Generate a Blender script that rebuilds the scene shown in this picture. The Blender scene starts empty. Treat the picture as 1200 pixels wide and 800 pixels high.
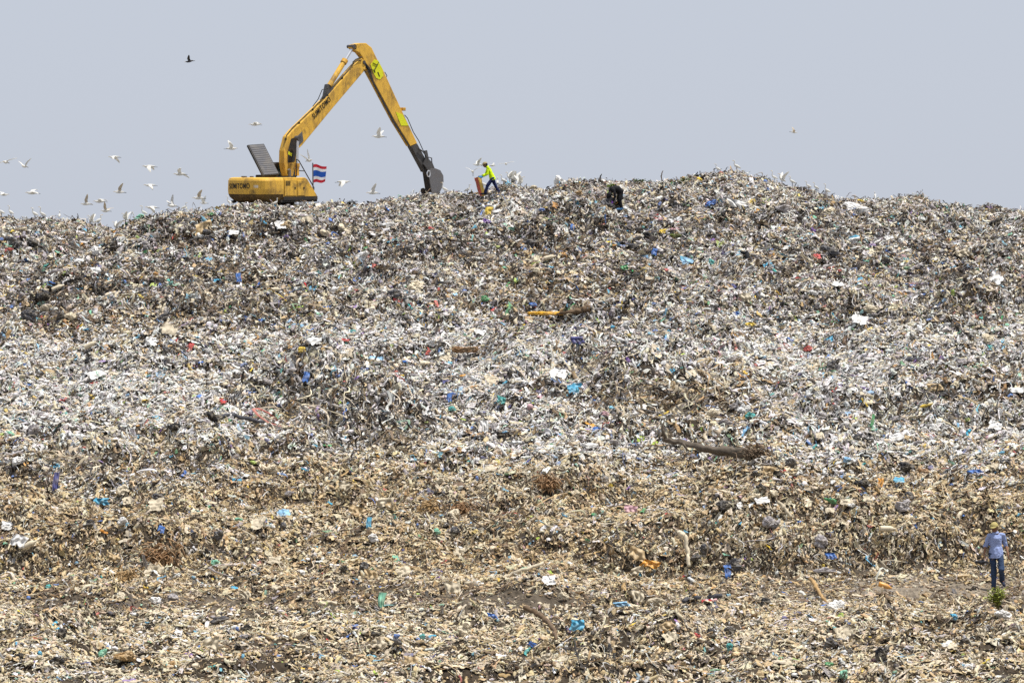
import bpy, bmesh, math, random
import numpy as np
from mathutils import Vector, Matrix, noise as mnoise

random.seed(7)
rng = np.random.default_rng(11)
R = math.radians
sc = bpy.context.scene
col = sc.collection

# ------------------------------------------------------------------ camera
FP = 4000.0            # focal length in photo pixels (photo is 1200 x 800)
CZ = 10.0              # eye height above the datum
cam = bpy.data.cameras.new('camera'); cam.lens = 36.0 * FP / 1200.0; cam.sensor_width = 36.0
cam.clip_start = 0.5; cam.clip_end = 20000
co = bpy.data.objects.new('camera', cam); col.objects.link(co)
co.location = (0, 0, CZ); co.rotation_euler = (R(90), 0, 0)
sc.camera = co

# ------------------------------------------------------------------ sky, sun, exposure
SUN_EL, SUN_AZ = 71.0, 105.0       # azimuth clockwise from +Y (the view direction)
w = bpy.data.worlds.new('World'); sc.world = w; w.use_nodes = True
nt = w.node_tree; nt.nodes.clear()
wo = nt.nodes.new('ShaderNodeOutputWorld'); bg = nt.nodes.new('ShaderNodeBackground')
sky = nt.nodes.new('ShaderNodeTexSky'); sky.sky_type = 'NISHITA'; sky.sun_disc = False
sky.sun_elevation = R(SUN_EL); sky.sun_rotation = R(SUN_AZ)
sky.air_density = 1.0; sky.dust_density = 4.0; sky.ozone_density = 2.0
mixs = nt.nodes.new('ShaderNodeMix'); mixs.data_type = 'RGBA'; mixs.inputs[0].default_value = 0.88
SKYS = 0.1
mixs.inputs[7].default_value = (0.545 / SKYS, 0.587 / SKYS, 0.672 / SKYS, 1)   # even overcast haze veil
nt.links.new(sky.outputs[0], mixs.inputs[6]); nt.links.new(mixs.outputs[2], bg.inputs[0])
bg.inputs[1].default_value = SKYS
nt.links.new(bg.outputs[0], wo.inputs[0])
sl = bpy.data.lights.new('sun', 'SUN'); sl.energy = 5.0; sl.angle = R(0.7); sl.color = (1.0, 0.965, 0.905)
so = bpy.data.objects.new('sun', sl); col.objects.link(so)
ce = math.cos(R(SUN_EL))
SUNV = Vector((math.sin(R(SUN_AZ)) * ce, math.cos(R(SUN_AZ)) * ce, math.sin(R(SUN_EL))))
so.rotation_euler = SUNV.to_track_quat('Z', 'Y').to_euler(); so.location = (40, -20, 80)
vs = sc.view_settings
vs.view_transform = 'Standard'; vs.look = 'None'; vs.gamma = 1; vs.use_curve_mapping = False; vs.exposure = 0.14
sc.cycles.max_bounces = 5; sc.cycles.diffuse_bounces = 1; sc.cycles.glossy_bounces = 2
sc.cycles.use_denoising = False

# ------------------------------------------------------------------ helpers
def P(px, py, d):
    return Vector(((px - 600) / FP * d, d, CZ + (400 - py) / FP * d))

def hash2(ix, iy, seed):
    h = (ix * 374761393 + iy * 668265263 + seed * 974634777) & 0xffffffff
    h = ((h ^ (h >> 13)) * 1274126177) & 0xffffffff
    h = (h ^ (h >> 16)) & 0xffffffff
    return h / 4294967295.0

def vnoise(x, y, seed):
    x = np.asarray(x, float); y = np.asarray(y, float)
    ix = np.floor(x).astype(np.int64); iy = np.floor(y).astype(np.int64)
    fx = x - ix; fy = y - iy
    fx = fx * fx * (3 - 2 * fx); fy = fy * fy * (3 - 2 * fy)
    a = hash2(ix, iy, seed); b = hash2(ix + 1, iy, seed); c = hash2(ix, iy + 1, seed); d = hash2(ix + 1, iy + 1, seed)
    return (a + (b - a) * fx) * (1 - fy) + (c + (d - c) * fx) * fy

def fbm(x, y, seed, o=3):
    s = 0; a = 1; t = 0
    for k in range(o):
        s = s + a * vnoise(np.asarray(x) * 2 ** k, np.asarray(y) * 2 ** k, seed + 17 * k); t += a; a *= .5
    return s / t - .5

# depth of the slope at each photo row (terraces: flat foot, bank, shelf, pale shelf, upper bank, crest)
PR = [(40, 955), (52, 868), (62, 812), (68, 776), (75, 733), (80, 705), (84, 687), (86.6, 638), (92, 588), (97, 557), (104, 505), (112, 468),
      (120, 430), (128, 396), (134, 345), (140, 300), (147, 262), (153.5, 240)]
PD = np.array([p[0] for p in PR]); PZ = np.array([CZ + (400 - p[1]) / FP * p[0] for p in PR])
# crest line of the photo
CR = [(-400, 262), (-200, 258), (0, 260), (60, 257), (100, 262), (133, 272), (165, 255), (230, 244), (262, 242), (330, 240), (375, 239), (450, 233), (520, 229), (560, 224),
      (595, 209), (615, 214), (640, 219), (690, 213), (760, 212), (810, 208), (850, 199), (880, 203), (920, 215), (960, 225), (1000, 232),
      (1060, 229), (1100, 238), (1150, 244), (1200, 248), (1400, 256), (1700, 262)]
CX = np.array([(c[0] - 600) / FP * 154 for c in CR]); CV = np.array([-(c[1] + 6 - 240) / FP * 154 for c in CR])

BUMPS = [  # photo x, depth, half width m, half depth m, height m
    (370, 105.0, 2.4, 2.8, 1.9), (445, 102.4, 1.6, 2.2, 1.45), (775, 109.0, 2.7, 2.2, 1.15), (820, 121, 3.0, 2.5, .5), (640, 134, 3.2, 2.0, -.7),
    (690, 98, 3.2, 2.0, .55), (560, 99, 2.4, 1.6, .4), (200, 95, 4.0, 2.0, .45), (100, 101, 3.0, 1.6, .45), (1000, 98, 3.5, 2.0, .4),
    (1080, 111, 3.0, 2.2, .5), (930, 119, 2.6, 2.0, .35), (80, 128.5, 4, 2.0, .4), (250, 131, 4, 2.2, .5), (900, 86.4, 3.0, 1.1, .5),
    (1040, 86.8, 2.6, 1.0, .45), (760, 87, 1.6, 1.0, .35), (540, 74, 2.5, 1.6, .25), (250, 86, 2.6, 1.3, .35), (110, 86, 2.0, 1.2, .4),
    (860, 80, 1.5, .9, .3), (700, 66.5, 1.4, 1.0, .35), (320, 72, 2, 1.4, .25), (860, 68, 1.8, 1.0, .3), (200, 68, 2.2, 1.2, .2), (1000, 143, 3, 2, .3), (700, 146, 3, 2, .3), (430, 143, 3, 2, .25)]
EXC_D = 156.0
BANKS = [  # photo x from, to, depth of the foot, height m, run-out behind m
    (-300, 270, 96.2, .8, 9), (470, 720, 91.0, .6, 7), (-300, 330, 84.6, .6, 8), (880, 1500, 105.0, .6, 8), (690, 880, 107.4, .4, 7),
    (-300, 1500, 130.2, .35, 10), (-300, 500, 140.5, .45, 7), (620, 1500, 142.0, .45, 7), (560, 1500, 85.2, .6, 8), (640, 1000, 99.0, .5, 6), (560, 760, 116.0, .4, 6), (0, 260, 113.0, .5, 7), (860, 1200, 93.5, .5, 7),
    (560, 800, 76.5, .4, 5), (60, 420, 74.0, .35, 6), (800, 1300, 72.0, .35, 6), (620, 820, 66.2, .4, 5), (-100, 300, 66.5, .3, 5)]

def smooth(t):
    t = np.clip(t, 0, 1); return t * t * (3 - 2 * t)

def H(x, y):
    x = np.asarray(x, float); y = np.asarray(y, float)
    d = y
    z = sum(np.interp(d + o, PD, PZ) * wgt for o, wgt in ((-1.6, .2), (-.8, .25), (0, .1), (.8, .25), (1.6, .2)))
    cv = np.interp(x, CX, CV)
    z = z + cv * smooth((d - 134) / 18.0)
    dr = smooth((d - 155.2) / 3.6)
    z = z - dr * 1.0 - .035 * np.clip(d - 159, 0, 40) - .25 * np.clip(d - 199, 0, 100)
    for (px, bd, rw, rd, h) in BUMPS:
        bx = (px - 600) / FP * bd
        q = ((x - bx) / rw) ** 2 + ((d - bd) / (np.where(d < bd, rd * .42, rd) if h >= .8 else rd)) ** 2
        z = z + h * np.exp(-q)
    for k, (p0, p1, bd, h, run) in enumerate(BANKS):
        x0, x1 = (p0 - 600) / FP * bd, (p1 - 600) / FP * bd
        foot = bd + fbm(x / 3.0, x * 0, 200 + k, 3) * 3.0 + ((x - (x0 + x1) / 2) / (x1 - x0)) ** 2 * 2.5
        m_ = smooth((x - x0 + 1) / 2.5) * smooth((x1 + 1 - x) / 2.5) * (.55 + 1.0 * vnoise(x / 1.8, x * 0, 300 + k))
        z = z + h * m_ * (smooth((d - foot) / .7) - smooth((d - foot - .5) / run))
    # heap the bucket is working on, behind the crest
    q = ((x + 3.8) / 2.4) ** 2 + ((d - 165.6) / 2.0) ** 2
    z = z + 1.35 * np.exp(-q)
    fw_ = fbm(x / 7, d / 7, 61, 2) * 2.5
    fr = 1 - np.abs(2 * vnoise(x / 5.5 + fw_, d / 2.7 + fw_ * .6, 63) - 1)
    z = z + fr ** 2 * (.6 - .25 * smooth((d - 124) / 8)) * (1 - .85 * smooth((d - 74) / 4) * smooth((90 - d) / 4)) * (1 - .6 * smooth((d - 144) / 6))
    amp = .55 + .45 * smooth((d - 83) / 4) - .45 * smooth((d - 147) / 5) - .25 * smooth((d - 156) / 4)
    path = np.exp(-((d - 82.8 + .25 * np.sin(x * .5)) / 1.3) ** 2) * smooth((x + 2.0) / 4.0)
    amp = amp * (1 - .85 * path)
    n = fbm(x / 3.4 + 5, d / 3.0, 3, 2) * 1.1 + fbm(x / 1.15, d / 1.0, 9, 2) * .7
    rid = np.abs(fbm(x / 1.7 + 31, d / 1.3, 21, 2)) * -.8
    n2 = fbm(x / .45, d / .45, 40, 2) * .36
    z = z + amp * (n + rid + .1) + n2 * (1 - .6 * path)
    # fall away at the sides, far outside the picture
    z = z - 7 * smooth((np.abs(x) - 38 - .1 * d) / 25)
    return z

# fine height table: the scatter and the sight lines read it instead of recomputing H
GX0, GD0, GST = -34.0, 44.0, .115
_gx = GX0 + GST * np.arange(620); _gd = GD0 + GST * np.arange(1140)
HG = H(*np.meshgrid(_gx, _gd))
def Hf(x, y):
    u = np.clip((np.asarray(x, float) - GX0) / GST, 0, 618.999); v = np.clip((np.asarray(y, float) - GD0) / GST, 0, 1138.999)
    i = u.astype(int); j = v.astype(int); fu = u - i; fv = v - j
    return (HG[j, i] * (1 - fu) + HG[j, i + 1] * fu) * (1 - fv) + (HG[j + 1, i] * (1 - fu) + HG[j + 1, i + 1] * fu) * fv

def hit(px, py, lo=50.0, hi=157.0):
    """point where the sight line of a photo pixel meets the slope"""
    def first(ds):
        g = Hf((px - 600) / FP * ds, ds); k = np.nonzero(CZ + (400 - py) / FP * ds <= g)[0]
        return ds[k[0]] if len(k) else None
    d = first(np.arange(lo, hi, .3))
    if d is None: d = 154.0
    else: d = first(np.arange(d - .32, d + .04, .02)) or d
    x = (px - 600) / FP * d
    return Vector((x, d, float(Hf(x, d))))

def crest(px):
    """the skyline point of the mound at a photo column"""
    ds = np.arange(146, 157.5, .1); g = Hf((px - 600) / FP * ds, ds); k = int(np.argmax((g - CZ) / ds))
    return Vector(((px - 600) / FP * ds[k], ds[k], float(g[k])))

def nodemat(name):
    m = bpy.data.materials.new(name); m.use_nodes = True
    return m, m.node_tree, m.node_tree.nodes['Principled BSDF']

def mat(name, c, rough=.6, metal=0, dirt=.25, dirtc=(.2, .16, .11), scale=6, bump=.0, spec=.3):
    m, t, b = nodemat(name)
    b.inputs['Roughness'].default_value = rough; b.inputs['Metallic'].default_value = metal
    b.inputs['Specular IOR Level'].default_value = spec
    tc = t.nodes.new('ShaderNodeTexCoord')
    n = t.nodes.new('ShaderNodeTexNoise'); n.inputs['Scale'].default_value = scale; n.inputs['Detail'].default_value = 6
    t.links.new(tc.outputs['Object'], n.inputs['Vector'])
    r = t.nodes.new('ShaderNodeMapRange'); r.inputs[1].default_value = .45; r.inputs[2].default_value = .75; r.inputs[4].default_value = dirt
    t.links.new(n.outputs['Fac'], r.inputs[0])
    mx = t.nodes.new('ShaderNodeMix'); mx.data_type = 'RGBA'
    mx.inputs[6].default_value = (*c, 1); mx.inputs[7].default_value = (*dirtc, 1)
    t.links.new(r.outputs[0], mx.inputs[0]); t.links.new(mx.outputs[2], b.inputs['Base Color'])
    if bump:
        bp = t.nodes.new('ShaderNodeBump'); bp.inputs['Strength'].default_value = bump; bp.inputs['Distance'].default_value = .02
        t.links.new(n.outputs['Fac'], bp.inputs['Height']); t.links.new(bp.outputs[0], b.inputs['Normal'])
    return m

def mesh_obj(name, verts, faces, m, parent=None, smoothf=False, loc=None):
    me = bpy.data.meshes.new(name); me.from_pydata([tuple(v) for v in verts], [], faces); me.update()
    if m: me.materials.append(m)
    if smoothf: me.shade_smooth()
    o = bpy.data.objects.new(name, me); col.objects.link(o)
    if parent: o.parent = parent
    if loc is not None: o.location = loc
    return o

def tag(o, label, cat, group=None, kind=None):
    o['label'] = label; o['category'] = cat
    if group: o['group'] = group
    if kind: o['kind'] = kind
    return o

class MB:
    def __init__(s): s.v = []; s.f = []
    def add(s, v, f):
        k = len(s.v); s.v += [Vector(a) for a in v]; s.f += [tuple(i + k for i in q) for q in f]
    def box(s, lo, hi, M=None):
        v = [Vector((x, y, z)) for x in (lo[0], hi[0]) for y in (lo[1], hi[1]) for z in (lo[2], hi[2])]
        if M: v = [M @ a for a in v]
        s.add(v, [(0, 1, 3, 2), (4, 6, 7, 5), (0, 4, 5, 1), (2, 3, 7, 6), (0, 2, 6, 4), (1, 5, 7, 3)])
    def tube(s, pts, rads, n=8, flat=1.0, up=None, cap=True):
        pts = [Vector(p) for p in pts]
        if not hasattr(rads, '__len__'): rads = [rads] * len(pts)
        rings = []; prev = None
        for i, p in enumerate(pts):
            t = (pts[min(i + 1, len(pts) - 1)] - pts[max(i - 1, 0)])
            t = t.normalized() if t.length > 1e-9 else Vector((0, 0, 1))
            a = prev if prev is not None else (Vector(up) if up else (Vector((1, 0, 0)) if abs(t.x) < .8 else Vector((0, 1, 0))))
            a = (a - t * a.dot(t)).normalized(); prev = a; b = t.cross(a)
            rings.append([p + (a * math.cos(q) + b * math.sin(q) * flat) * rads[i] for q in [2 * math.pi * k / n for k in range(n)]])
        v = [a for r in rings for a in r]; f = []
        for i in range(len(rings) - 1):
            for k in range(n):
                f.append((i * n + k, i * n + (k + 1) % n, (i + 1) * n + (k + 1) % n, (i + 1) * n + k))
        if cap:
            f.append(tuple(reversed(range(n)))); f.append(tuple(range(len(v) - n, len(v))))
        s.add(v, f)
    def capsule(s, a, b, ra, rb, n=12, flat=1.0, up=None):
        a = Vector(a); b = Vector(b); t = (b - a).normalized(); pts = []; rad = []
        for q in (-80, -50, -20): pts.append(a + t * ra * math.sin(R(q))); rad.append(ra * math.cos(R(q)))
        for q in (20, 50, 80): pts.append(b + t * rb * math.sin(R(q))); rad.append(rb * math.cos(R(q)))
        s.tube(pts, rad, n, flat, up)
    def ball(s, c, r, M=None, n=12, m=8):
        c = Vector(c); r = Vector(r) if hasattr(r, '__len__') else Vector((r, r, r)); v = []; f = []
        for i in range(m + 1):
            th = math.pi * min(max(i / m, .02), .98)
            for k in range(n):
                q = 2 * math.pi * k / n
                p = Vector((r.x * math.sin(th) * math.cos(q), r.y * math.sin(th) * math.sin(q), r.z * math.cos(th)))
                v.append(c + (M @ p if M else p))
        for i in range(m):
            for k in range(n): f.append((i * n + k, (i + 1) * n + k, (i + 1) * n + (k + 1) % n, i * n + (k + 1) % n))
        f.append(tuple(range(n))); f.append(tuple(reversed(range(m * n, m * n + n))))
        s.add(v, f)
    def prism(s, poly, off):      # closed polygon extruded by the vector off
        n = len(poly); off = Vector(off); v = [Vector(p) for p in poly] + [Vector(p) + off for p in poly]
        f = [tuple(range(n)), tuple(reversed(range(n, 2 * n)))] + [(k, k + n, (k + 1) % n + n, (k + 1) % n) for k in range(n)]
        s.add(v, f)
    def build(s, name, m, parent=None, smoothf=False, bevel=0):
        o = mesh_obj(name, s.v, s.f, m, parent, smoothf)
        bm = bmesh.new(); bm.from_mesh(o.data)
        bmesh.ops.recalc_face_normals(bm, faces=bm.faces)
        if bevel:
            es = [e for e in bm.edges if len(e.link_faces) == 2 and e.calc_face_angle(0) > .5]
            bmesh.ops.bevel(bm, geom=es, offset=bevel, segments=2, affect='EDGES', profile=.5, clamp_overlap=True)
        bm.to_mesh(o.data); bm.free()
        return o
    def remesh(s, name, m, parent=None, voxel=.012, sm=4, wr=0, wscale=9):
        """union of all pieces as one continuous skin"""
        o = s.build(name, m, parent)
        md = o.modifiers.new('r', 'REMESH'); md.mode = 'VOXEL'; md.voxel_size = voxel
        ms = o.modifiers.new('s', 'SMOOTH'); ms.factor = .5; ms.iterations = sm
        bpy.context.view_layer.update()
        ev = o.evaluated_get(bpy.context.evaluated_depsgraph_get())
        me = bpy.data.meshes.new_from_object(ev)
        o.modifiers.clear(); o.data = me; me.materials.clear(); me.materials.append(m)
        if wr:
            for v in me.vertices:
                q = v.co * wscale
                v.co += v.normal * (mnoise.noise(Vector((q.x * 1.6, q.y * 1.6, q.z * .8))) * wr + abs(mnoise.noise(q * 2.3)) * -wr * .7)
        me.shade_smooth(); me.update()
        return o

def empty(name, loc):
    o = bpy.data.objects.new(name, None); o.empty_display_size = .3; col.objects.link(o); o.location = loc; return o

# ------------------------------------------------------------------ ground sheet and the mound
m_ground = mat('far_ground', (.16, .13, .09), .9, dirt=.5, dirtc=(.09, .1, .05), scale=.08)
gs = mesh_obj('ground', [(-9000, -9000, 0.6), (9000, -9000, 0.6), (9000, 9000, 0.6), (-9000, 9000, 0.6)], [(0, 1, 2, 3)], m_ground); gs['kind'] = 'structure'

def terrain_mat():
    m, t, b = nodemat('landfill_soil')
    b.inputs['Roughness'].default_value = .95; b.inputs['Specular IOR Level'].default_value = .1
    tc = t.nodes.new('ShaderNodeTexCoord')
    n = t.nodes.new('ShaderNodeTexNoise'); n.inputs['Scale'].default_value = 1.4; n.inputs['Detail'].default_value = 8; n.inputs['Roughness'].default_value = .7
    n2 = t.nodes.new('ShaderNodeTexVoronoi'); n2.inputs['Scale'].default_value = 9
    t.links.new(tc.outputs['Object'], n.inputs[0]); t.links.new(tc.outputs['Object'], n2.inputs[0])
    cr = t.nodes.new('ShaderNodeValToRGB')
    cr.color_ramp.elements[0].position = .3; cr.color_ramp.elements[0].color = (.02, .016, .012, 1)  # near-black soil, so the shade in gaps between pieces is painted in
    cr.color_ramp.elements[1].position = .7; cr.color_ramp.elements[1].color = (.09, .07, .05, 1)
    t.links.new(n.outputs['Fac'], cr.inputs[0]); 
    at = t.nodes.new('ShaderNodeAttribute'); at.attribute_name = 'soil'
    c2 = t.nodes.new('ShaderNodeValToRGB')
    c2.color_ramp.elements[0].position = .3; c2.color_ramp.elements[0].color = (.1, .08, .06, 1)
    c2.color_ramp.elements[1].position = .65; c2.color_ramp.elements[1].color = (.3, .25, .19, 1)
    t.links.new(n.outputs['Fac'], c2.inputs[0])
    mx = t.nodes.new('ShaderNodeMix'); mx.data_type = 'RGBA'
    t.links.new(at.outputs['Fac'], mx.inputs[0]); t.links.new(cr.outputs[0], mx.inputs[6]); t.links.new(c2.outputs[0], mx.inputs[7])
    t.links.new(mx.outputs[2], b.inputs['Base Color'])
    bp = t.nodes.new('ShaderNodeBump'); bp.inputs['Strength'].default_value = .8; bp.inputs['Distance'].default_value = .08
    t.links.new(n2.outputs['Distance'], bp.inputs['Height']); t.links.new(bp.outputs[0], b.inputs['Normal'])
    return m

xs = np.concatenate([np.arange(-80, -34, 2.0), np.arange(-34, 34.01, .22), np.arange(36, 80.1, 2.0)])
ys = np.concatenate([np.arange(36, 56, 1.0), np.arange(56, 160, .26), np.arange(160, 240, 1.2)])
X, Y = np.meshgrid(xs, ys); Z = H(X, Y)
nx, ny = len(xs), len(ys)
V = np.stack([X.ravel(), Y.ravel(), Z.ravel()], 1)
i, j = np.meshgrid(np.arange(nx - 1), np.arange(ny - 1)); a = (j * nx + i).ravel()
F = np.stack([a, a + 1, a + 1 + nx, a + nx], 1)
me = bpy.data.meshes.new('landfill_mound')
me.vertices.add(len(V)); me.vertices.foreach_set('co', V.ravel())
me.loops.add(F.size); me.loops.foreach_set('vertex_index', F.ravel().astype(np.int32))
me.polygons.add(len(F)); me.polygons.foreach_set('loop_start', np.arange(0, F.size, 4, dtype=np.int32))
me.update(calc_edges=True); me.validate(); me.shade_smooth()
me.materials.append(terrain_mat())
pxx = 600 + V[:, 0] / V[:, 1] * FP; pyy = 400 - (V[:, 2] - CZ) / V[:, 1] * FP
so_ = np.zeros(len(V))
for (cx, cy, rx, ry, s_) in [(1080, 690, 240, 16, 1), (620, 700, 170, 20, .25), (230, 705, 190, 12, .3), (880, 700, 100, 12, .6)]:
    so_ = np.maximum(so_, s_ * np.exp(-((pxx - cx) / rx) ** 2 - ((pyy - cy) / ry) ** 2))
q_ = me.attributes.new('soil', 'FLOAT', 'POINT'); q_.data.foreach_set('value', np.clip(so_ * 1.4, 0, 1).astype(np.float32))
mo = bpy.data.objects.new('terrain', me); col.objects.link(mo); mo['kind'] = 'structure'

# ------------------------------------------------------------------ loose rubbish cover
def dusty_mat(name, rough=.65, attr='INSTANCER'):
    m, t, b = nodemat(name)
    b.inputs['Roughness'].default_value = rough; b.inputs['Specular IOR Level'].default_value = .25
    at = t.nodes.new('ShaderNodeAttribute'); at.attribute_type = attr; at.attribute_name = 'tint'
    tc = t.nodes.new('ShaderNodeTexCoord')
    n = t.nodes.new('ShaderNodeTexNoise'); n.inputs['Scale'].default_value = 3.5; n.inputs['Detail'].default_value = 4
    t.links.new(tc.outputs['Object'], n.inputs[0])
    r = t.nodes.new('ShaderNodeMapRange'); r.inputs[1].default_value = .42; r.inputs[2].default_value = .72; r.inputs[4].default_value = .55
    t.links.new(n.outputs['Fac'], r.inputs[0])
    mx = t.nodes.new('ShaderNodeMix'); mx.data_type = 'RGBA'; mx.inputs[7].default_value = (.27, .21, .14, 1)
    t.links.new(r.outputs[0], mx.inputs[0]); t.links.new(at.outputs['Color'], mx.inputs[6])
    t.links.new(mx.outputs[2], b.inputs['Base Color'])
    return m
m_dust = dusty_mat('dusty_plastic')

def proto(name, v, f, sm):
    me = bpy.data.meshes.new(name); me.from_pydata([tuple(a) for a in v], [], f); me.update()
    if sm: me.shade_smooth()
    me.materials.append(m_dust)
    return bpy.data.objects.new(name, me)      # never linked: only a shape for the scatter

def film(seed, n=7, lx=1.0, ly=.7, amp=.22):
    rn = random.Random(seed); o = Vector((rn.random() * 50, rn.random() * 50, rn.random() * 50))
    curl = rn.uniform(-1.6, 1.6); v = []; f = []
    for i in range(n):
        for j in range(n):
            a = (i / (n - 1) - .5); b = (j / (n - 1) - .5)
            e = 1 + .35 * mnoise.noise(Vector((a * 3, b * 3, 0)) + o)
            x = a * lx * e; y = b * ly * e
            z = amp * (abs(mnoise.noise(Vector((a * 3.3, b * 3.3, 1)) + o)) * 2 - .5 + .5 * mnoise.noise(Vector((a * 8, b * 8, 4)) + o))
            z += curl * (a * a) * .5 + rn.uniform(-.03, .03)
            v.append((x, y, z))
    for i in range(n - 1):
        for j in range(n - 1): f.append((i * n + j, (i + 1) * n + j, (i + 1) * n + j + 1, i * n + j + 1))
    return v, f

def roll(seed, n=9, m=6):
    rn = random.Random(seed); o = Vector((rn.random() * 50, rn.random() * 50, rn.random() * 50)); v = []; f = []
    span = rn.uniform(2.6, 5.2); rad = rn.uniform(.13, .26); bend = rn.uniform(-.35, .35)
    for i in range(n):
        t = i / (n - 1) - .5
        for j in range(m):
            q = (j / (m - 1) - .5) * span + .6 * mnoise.noise(Vector((t * 3, 0, 0)) + o)
            r_ = rad * (1 + .9 * mnoise.noise(Vector((t * 4, j * .9, 2)) + o)) * (1 - .9 * abs(t) ** 3)
            v.append((t + .08 * mnoise.noise(Vector((j, t * 3, 7)) + o), r_ * math.sin(q) + bend * t * t * 2 + .18 * mnoise.noise(Vector((t * 3.2, 5, 1)) + o), r_ * math.cos(q) + .15 * mnoise.noise(Vector((t * 3, 1, 3)) + o)))
    for i in range(n - 1):
        for j in range(m - 1): f.append((i * m + j, (i + 1) * m + j, (i + 1) * m + j + 1, i * m + j + 1))
    return v, f

def lump(seed, sub=3, sq=(1, .75, .6), cr=.28):
    rn = random.Random(seed); o = Vector((rn.random() * 50, rn.random() * 50, rn.random() * 50))
    bm = bmesh.new(); bmesh.ops.create_icosphere(bm, subdivisions=sub, radius=.5)
    v = []
    for q in bm.verts:
        p = q.co * 2
        d = 1 + cr * (mnoise.noise(p * 1.2 + o) * 1.2 - abs(mnoise.noise(p * 2.4 + o)) * 1.1 + .35 * mnoise.noise(p * 5 + o))
        v.append((q.co.x * d * sq[0], q.co.y * d * sq[1], q.co.z * d * sq[2]))
    f = [tuple(x.index for x in q.verts) for q in bm.faces]; bm.free()
    return v, f

def ribbon(seed, n=11, wd=.13, wig=.35):
    rn = random.Random(seed); o = Vector((rn.random() * 50, rn.random() * 50, 0)); v = []; f = []
    tw = rn.uniform(-2.5, 2.5)
    for i in range(n):
        t = i / (n - 1); c = Vector((t - .5, wig * mnoise.noise(Vector((t * 2.5, 0, 0)) + o), wig * .8 * mnoise.noise(Vector((t * 2.5, 9, 0)) + o)))
        a = tw * t + rn.uniform(-.3, .3); ww = wd * (.6 + .8 * abs(mnoise.noise(Vector((t * 3, 5, 0)) + o)))
        s = Vector((0, math.cos(a), math.sin(a))) * ww; k = Vector((0, -math.sin(a), math.cos(a))) * ww * .5
        v += [c - s, c + k, c + s]
    for i in range(n - 1):
        f += [(i * 3, i * 3 + 1, i * 3 + 4, i * 3 + 3), (i * 3 + 1, i * 3 + 2, i * 3 + 5, i * 3 + 4)]
    return v, f

def bottle(n=9):
    prof = [(0, -.5), (.15, -.5), (.17, -.45), (.17, .1), (.14, .25), (.06, .38), (.06, .48), (0, .48)]
    v = []; f = []
    for r_, z in prof:
        for k in range(n): v.append((z, r_ * math.cos(6.2832 * k / n), r_ * math.sin(6.2832 * k / n)))
    for i in range(len(prof) - 1):
        for k in range(n): f.append((i * n + k, i * n + (k + 1) % n, (i + 1) * n + (k + 1) % n, (i + 1) * n + k))
    return v, f

def stick(seed, n=6):
    rn = random.Random(seed); mb = MB(); p = Vector((-.5, 0, 0)); pts = []
    for i in range(n):
        pts.append(Vector((i / (n - 1) - .5, rn.uniform(-.06, .06), rn.uniform(-.06, .06))))
    mb.tube(pts, [.035 * (1 - .5 * i / n) for i in range(n)], 5)
    return mb.v, mb.f

films = [proto('film', *film(s, lx=random.Random(s).uniform(.8, 1.2), ly=random.Random(s + 9).uniform(.45, .9), amp=random.Random(s + 3).uniform(.14, .32)), s % 3 > 0) for s in range(8)]
rolls = [proto('roll', *roll(s), s % 3 > 0) for s in range(12)]
lumps = [proto('lump', *lump(s, 3, (1, random.Random(s).uniform(.6, .95), random.Random(s + 5).uniform(.45, .8))), s % 2) for s in range(9)] + [proto('bottle', *bottle(), True)]
ribs = [proto('ribbon', *ribbon(s, n=13, wd=random.Random(s).uniform(.03, .085), wig=random.Random(s + 2).uniform(.5, 1.1)), True) for s in range(12)] + [proto('stick', *stick(s), True) for s in range(2)]

PAL = {'white': (.72, .71, .69), 'cream': (.68, .59, .43), 'dusty': (.54, .465, .34), 'grey': (.34, .315, .32), 'tan': (.5, .365, .2), 'straw': (.62, .485, .28), 'ochre': (.42, .27, .12), 'brown': (.15, .1, .06),
       'dark': (.055, .05, .048), 'black': (.016, .016, .019), 'blue': (.015, .15, .52), 'cyan': (.03, .36, .58), 'navy': (.02, .03, .2), 'green': (.03, .3, .1),
       'mint': (.18, .52, .36), 'teal': (.02, .33, .32), 'red': (.5, .03, .035), 'orange': (.75, .33, .03), 'yellow': (.78, .55, .04), 'pink': (.58, .33, .38), 'purple': (.2, .09, .4), 'lime': (.4, .6, .05),
       'sky': (.22, .48, .72), 'charcoal': (.075, .075, .085), 'rust': (.3, .17, .08), 'olive': (.13, .16, .03), 'amber': (.78, .42, .03), 'driftwood': (.13, .105, .08)}
PN = list(PAL); PA = np.array([PAL[k] for k in PN])
ACC = ['blue', 'cyan', 'navy', 'green', 'mint', 'teal', 'red', 'orange', 'yellow', 'pink', 'purple', 'lime', 'sky']
ACW = np.array([2.4, 2.0, 1.2, 1.1, 1.3, 1.0, 1.0, .8, 1.3, .8, .7, .6, 1.2]); ACW = ACW / ACW.sum()
MAIN = ['white', 'cream', 'dusty', 'grey', 'tan', 'ochre', 'brown', 'dark', 'black', 'charcoal', 'straw']
W_TOP = np.array([.20, .09, .12, .20, .03, .01, .10, .10, .09, .06, .0])
W_MID = np.array([.50, .14, .09, .13, .01, .01, .02, .04, .06, .03, .0])
W_LOW = np.array([.04, .20, .15, .015, .19, .07, .12, .04, .015, .005, .25])
W_BOT = np.array([.09, .31, .20, .03, .12, .02, .06, .035, .02, .005, .20])
W_SOIL = np.array([.01, .04, .13, .08, .18, .06, .34, .12, .02, .01, .02])

def photo_xy(x, d, z):
    return 600 + x / d * FP, 400 - (z - CZ) / d * FP

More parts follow.
